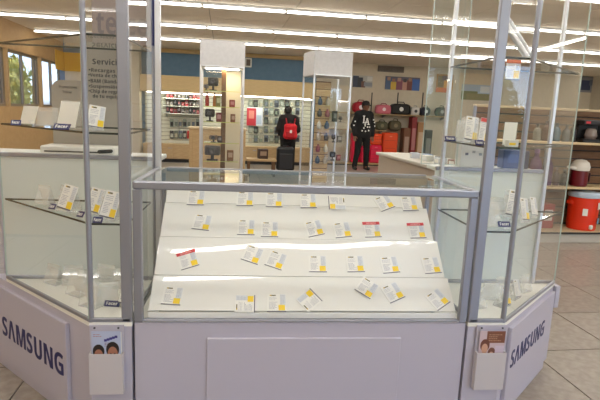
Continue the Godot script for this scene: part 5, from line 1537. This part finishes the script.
func person(label: String, at: Vector3, turn: float, P: Dictionary) -> Node3D:
	var o := thing("person", label, "person", at, turn)
	var skin := mat("skin", Color(0.46, 0.30, 0.22), 0.55)
	var head: Vector3 = P.head
	var neck: Vector3 = P.neck
	var st := begin()
	var torso := [[P.sh[0] * 0.8 + neck * 0.2, P.sh[1] * 0.8 + neck * 0.2, 0.075, 0.075], [(P.sh[0] + P.sh[1]) / 2, (P.hip[0] + P.hip[1]) / 2, 0.12, 0.115], [P.sh[0] * 0.65 + P.sh[1] * 0.35 - Vector3(0, 0.1, 0), P.hip[0], 0.10, 0.10], [P.sh[1] * 0.65 + P.sh[0] * 0.35 - Vector3(0, 0.1, 0), P.hip[1], 0.10, 0.10]]
	var legs := []
	var arms := []
	for s in 2:
		legs.append([P.hip[s], P.knee[s], 0.085, 0.058])
		legs.append([P.knee[s], P.ankle[s], 0.056, 0.036])
		legs.append([P.ankle[s], P.ankle[s] + Vector3(0, -0.04, 0.13), 0.036, 0.03])
		arms.append([P.sh[s], P.elbow[s], 0.055, 0.042])
		arms.append([P.elbow[s], P.wrist[s], 0.040, 0.026])
	skin_over(st, torso + legs + arms + [[neck, head, 0.052, 0.06]], 0.02, 0.04)
	# head with brow, nose, chin and ears on a finer grid
	var f: Vector3 = P.face
	var up := Vector3.UP
	var side := up.cross(f).normalized()
	skin_over(st, [[head + up * 0.035 - f * 0.015, head + up * 0.03 + f * 0.01, 0.086, 0.083], [head - up * 0.045 + f * 0.02, head + up * 0.01 + f * 0.012, 0.056, 0.07], [head - up * 0.085 + f * 0.045, head - up * 0.06 + f * 0.03, 0.022, 0.045], [head + up * 0.015 + f * 0.088, head - up * 0.02 + f * 0.105, 0.009, 0.014], [head + side * 0.082 + up * 0.015, head + side * 0.084 - up * 0.025, 0.014, 0.010], [head - side * 0.082 + up * 0.015, head - side * 0.084 - up * 0.025, 0.014, 0.010], [head - up * 0.05 - f * 0.005, neck + up * 0.02, 0.052, 0.054]], 0.009, 0.02)
	for s in 2:
		var d: Vector3 = P.hand_dir
		skin_over(st, hand_bones(P.wrist[s], d, -1.0 if s == 0 else 1.0, P.hand_face), 0.005, 0.006)
	var body := part(o, "body", st.commit(), skin)
	for e in [-1.0, 1.0]:
		part(body, "eye", lathe_mesh([Vector2(0, -0.007), Vector2(0.011, 0), Vector2(0, 0.007)], 10), M.dark, head + side * 0.032 * e + up * 0.012 + f * 0.086)
	part(body, "mouth", box_mesh(Vector3(0.045, 0.008, 0.008), 0.003), paint(Color(0.36, 0.16, 0.14)), head - up * 0.052 + f * 0.083, Vector3(0, atan2(f.x, f.z), 0))
	# clothes a little outside the body
	var grow := func(bones: Array, by: float) -> Array:
		var r := []
		for b in bones:
			r.append([b[0], b[1], b[2] + by, b[3] + by])
		return r
	var jt := begin()
	var cut_arms := []
	for s in 2:
		cut_arms.append([P.sh[s], P.elbow[s], 0.055, 0.045])
		cut_arms.append([P.elbow[s], P.elbow[s].lerp(P.wrist[s], 0.93), 0.045, 0.036])
	skin_over(jt, grow.call(torso, 0.022) + grow.call(cut_arms, 0.02) + [[neck - up * 0.02, neck - up * 0.05, 0.075, 0.09]], 0.018, 0.04)
	var jacket := part(o, "jacket", jt.commit(), P.jacket)
	var tt := begin()
	var tl := []
	for s in 2:
		tl.append([P.hip[s] + up * 0.04, P.knee[s], 0.115, 0.078])
		tl.append([P.knee[s], P.ankle[s] + up * 0.02, 0.076, 0.066])
	tl.append([P.hip[0], P.hip[1], 0.11, 0.11])
	skin_over(tt, tl, 0.018, 0.03)
	part(o, "trousers", tt.commit(), P.trousers)
	for s in 2:
		var sh := begin()
		var a: Vector3 = P.ankle[s]
		skin_over(sh, [[Vector3(a.x, 0.048, a.z - 0.04), Vector3(a.x + (0.02 if s == 1 else -0.02), 0.042, a.z + 0.15), 0.048, 0.042]], 0.012, 0.01)
		part(o, "shoe", sh.commit(), M.black)
	var hr := begin()
	skin_over(hr, [[head + up * 0.055 - f * 0.03, head + up * 0.045 - f * 0.01, 0.092, 0.092], [head + up * 0.0 - f * 0.055, head - up * 0.05 - f * 0.05, 0.066, 0.045]], 0.01, 0.02)
	part(o, "hair", hr.commit(), mat("hair", Color(0.045, 0.035, 0.03), 0.5))
	return o

func build_people() -> void:
	var black_cloth := tri_noise("black_cloth", Color(0.025, 0.027, 0.035), Color(0.05, 0.052, 0.062), 31, Vector3(6, 6, 6), 0.85)
	var trousers := tri_noise("charcoal_cloth", Color(0.03, 0.03, 0.035), Color(0.055, 0.055, 0.06), 33, Vector3(6, 6, 6), 0.85)
	# person with cap facing the viewer
	var at := at_plane(362.5, 140, room(0, 0, -10.85), room(0, 0, 1))
	at.y = 0
	var p1 := person("person in black jacket with white letters and dots, wearing a dark cap", at, ROOM_TURN + 0.12, {
		head = Vector3(0.03, 1.625, 0.02), neck = Vector3(0.01, 1.50, -0.01), face = Vector3(0.42, 0, 0.907).normalized(),
		sh = [Vector3(-0.19, 1.42, 0), Vector3(0.19, 1.42, 0)], hip = [Vector3(-0.095, 0.90, 0), Vector3(0.095, 0.90, 0)],
		knee = [Vector3(-0.13, 0.49, 0.02), Vector3(0.12, 0.49, 0.02)], ankle = [Vector3(-0.175, 0.08, -0.02), Vector3(0.14, 0.08, -0.02)],
		elbow = [Vector3(-0.27, 1.14, -0.03), Vector3(0.275, 1.14, -0.03)], wrist = [Vector3(-0.245, 0.90, 0.05), Vector3(0.25, 0.90, 0.05)],
		hand_dir = Vector3(0, -1, 0.15).normalized(), hand_face = Vector3(0, 0.15, 1).normalized(), jacket = black_cloth, trousers = trousers})
	var jk := p1.get_node("jacket")
	var white := paint(Color(0.86, 0.86, 0.84), 0.7)
	fitted_text(jk, "letter", "L", 0.11, 0.19, white, Transform3D(Basis.IDENTITY, Vector3(-0.035, 1.31, 0.152)), true, "Droid Serif")
	fitted_text(jk, "letter", "A", 0.15, 0.17, white, Transform3D(Basis.IDENTITY, Vector3(0.035, 1.26, 0.153)), true, "Droid Serif")
	var dots := [[-0.05, 1.09, 0.152], [0.05, 1.12, 0.152], [-0.09, 1.02, 0.144], [0.0, 1.01, 0.152], [0.09, 1.03, 0.144], [-0.02, 1.15, 0.152], [0.11, 1.12, 0.138], [-0.265, 1.25, 0.062], [-0.285, 1.15, 0.045], [0.275, 1.24, 0.058], [0.295, 1.15, 0.04], [0.24, 1.31, 0.07]]
	var star := lathe_mesh([Vector2(0.02, 0), Vector2(0.02, 0.004), Vector2(0, 0.006)], 8)
	for d in dots:
		part(jk, "dot", star, white, Vector3(d[0], d[1], d[2] + 0.012), Vector3(PI / 2, 0, 0))
	var cap := part(p1, "cap", lathe_mesh([Vector2(0.104, 0.0), Vector2(0.106, 0.03), Vector2(0.095, 0.075), Vector2(0.06, 0.108), Vector2(0, 0.118)], 20), paint(Color(0.10, 0.075, 0.07), 0.8), Vector3(0.026, 1.672, 0.012))
	var br := begin()
	for i in 12:
		var a := -PI / 2 + PI * i / 12.0
		var b := -PI / 2 + PI * (i + 1) / 12.0
		var pa := Vector3(sin(a) * 0.10, -0.02 * absf(sin(a)), cos(a) * 0.16 + 0.03)
		var pb := Vector3(sin(b) * 0.10, -0.02 * absf(sin(b)), cos(b) * 0.16 + 0.03)
		for y in [0.004, -0.004]:
			tri(br, Vector3(0, y, 0.03), pa + Vector3(0, y, 0), pb + Vector3(0, y, 0), Vector3(0, y, 0))
		quad(br, pa + Vector3(0, 0.004, 0), pb + Vector3(0, 0.004, 0), pb - Vector3(0, 0.004, 0), pa - Vector3(0, 0.004, 0), pa)
	part(cap, "brim", br.commit(), paint(Color(0.10, 0.075, 0.07), 0.8), Vector3(0, 0.01, 0), Vector3(0, atan2(0.42, 0.907), 0))
	# person turned away, wearing a red backpack
	at = at_plane(288, 140, room(0, 0, -10.3), room(0, 0, 1))
	at.y = 0
	var k := 0.885
	var P := {head = Vector3(0.03, 1.60, 0.06), neck = Vector3(0.01, 1.48, 0.0), face = Vector3(0.1, 0, 1).normalized(),
		sh = [Vector3(-0.19, 1.40, 0), Vector3(0.19, 1.40, 0)], hip = [Vector3(-0.095, 0.90, 0), Vector3(0.095, 0.90, 0)],
		knee = [Vector3(-0.11, 0.49, 0.02), Vector3(0.11, 0.49, 0.02)], ankle = [Vector3(-0.12, 0.08, -0.02), Vector3(0.12, 0.08, -0.02)],
		elbow = [Vector3(-0.27, 1.13, 0.02), Vector3(0.275, 1.13, 0.02)], wrist = [Vector3(-0.22, 1.05, 0.24), Vector3(0.22, 0.98, 0.22)],
		hand_dir = Vector3(0.1, -0.2, 1).normalized(), hand_face = Vector3(0, -1, -0.2).normalized(), jacket = tri_noise("brown_cloth", Color(0.06, 0.05, 0.06), Color(0.17, 0.12, 0.12), 35, Vector3(9, 9, 9), 0.85), trousers = trousers}
	for key in P:
		if P[key] is Vector3 and not key in ["face", "hand_dir", "hand_face"]:
			P[key] = P[key] * k
		elif P[key] is Array:
			for i in P[key].size():
				P[key][i] = P[key][i] * k
	person("person seen from behind in dark jacket, wearing a red backpack before slatted wall", at, ROOM_TURN + PI - 0.1, P)
	var bp := thing("backpack", "bright red backpack with white patch worn on a person's back", "backpack", at + Vector3(0.035, 0.76, 0.175), ROOM_TURN - 0.1)
	var st := begin()
	skin_over(st, [[Vector3(-0.09, 0.09, 0.06), Vector3(0.09, 0.09, 0.06), 0.075, 0.075], [Vector3(-0.08, 0.31, 0.055), Vector3(0.08, 0.31, 0.055), 0.068, 0.068], [Vector3(-0.09, 0.1, 0.06), Vector3(-0.08, 0.31, 0.055), 0.073, 0.066], [Vector3(0.09, 0.1, 0.06), Vector3(0.08, 0.31, 0.055), 0.073, 0.066], [Vector3(0, 0.1, 0.06), Vector3(0, 0.31, 0.055), 0.075, 0.068]], 0.014, 0.03)
	part(bp, "bag", st.commit(), paint(Color(0.80, 0.05, 0.12), 0.6))
	pbox(bp, "pocket", Vector3(0, 0.13, 0.130), Vector3(0.20, 0.15, 0.03), paint(Color(0.70, 0.04, 0.10), 0.6), 0.012)
	pbox(bp, "patch", Vector3(0.01, 0.2, 0.147), Vector3(0.05, 0.07, 0.006), M.paper, 0.002)
	part(bp, "grab_loop", tube_mesh([Vector3(-0.03, 0.38, 0.05), Vector3(-0.02, 0.41, 0.05), Vector3(0.02, 0.41, 0.05), Vector3(0.03, 0.38, 0.05)], 0.008, 6), M.dark)
	for e in [-1.0, 1.0]:
		part(bp, "strap", tube_mesh([Vector3(e * 0.09, 0.37, 0.02), Vector3(e * 0.11, 0.50, -0.06), Vector3(e * 0.12, 0.46, -0.2), Vector3(e * 0.13, 0.25, -0.24)], 0.018, 8), paint(Color(0.6, 0.04, 0.09), 0.7))
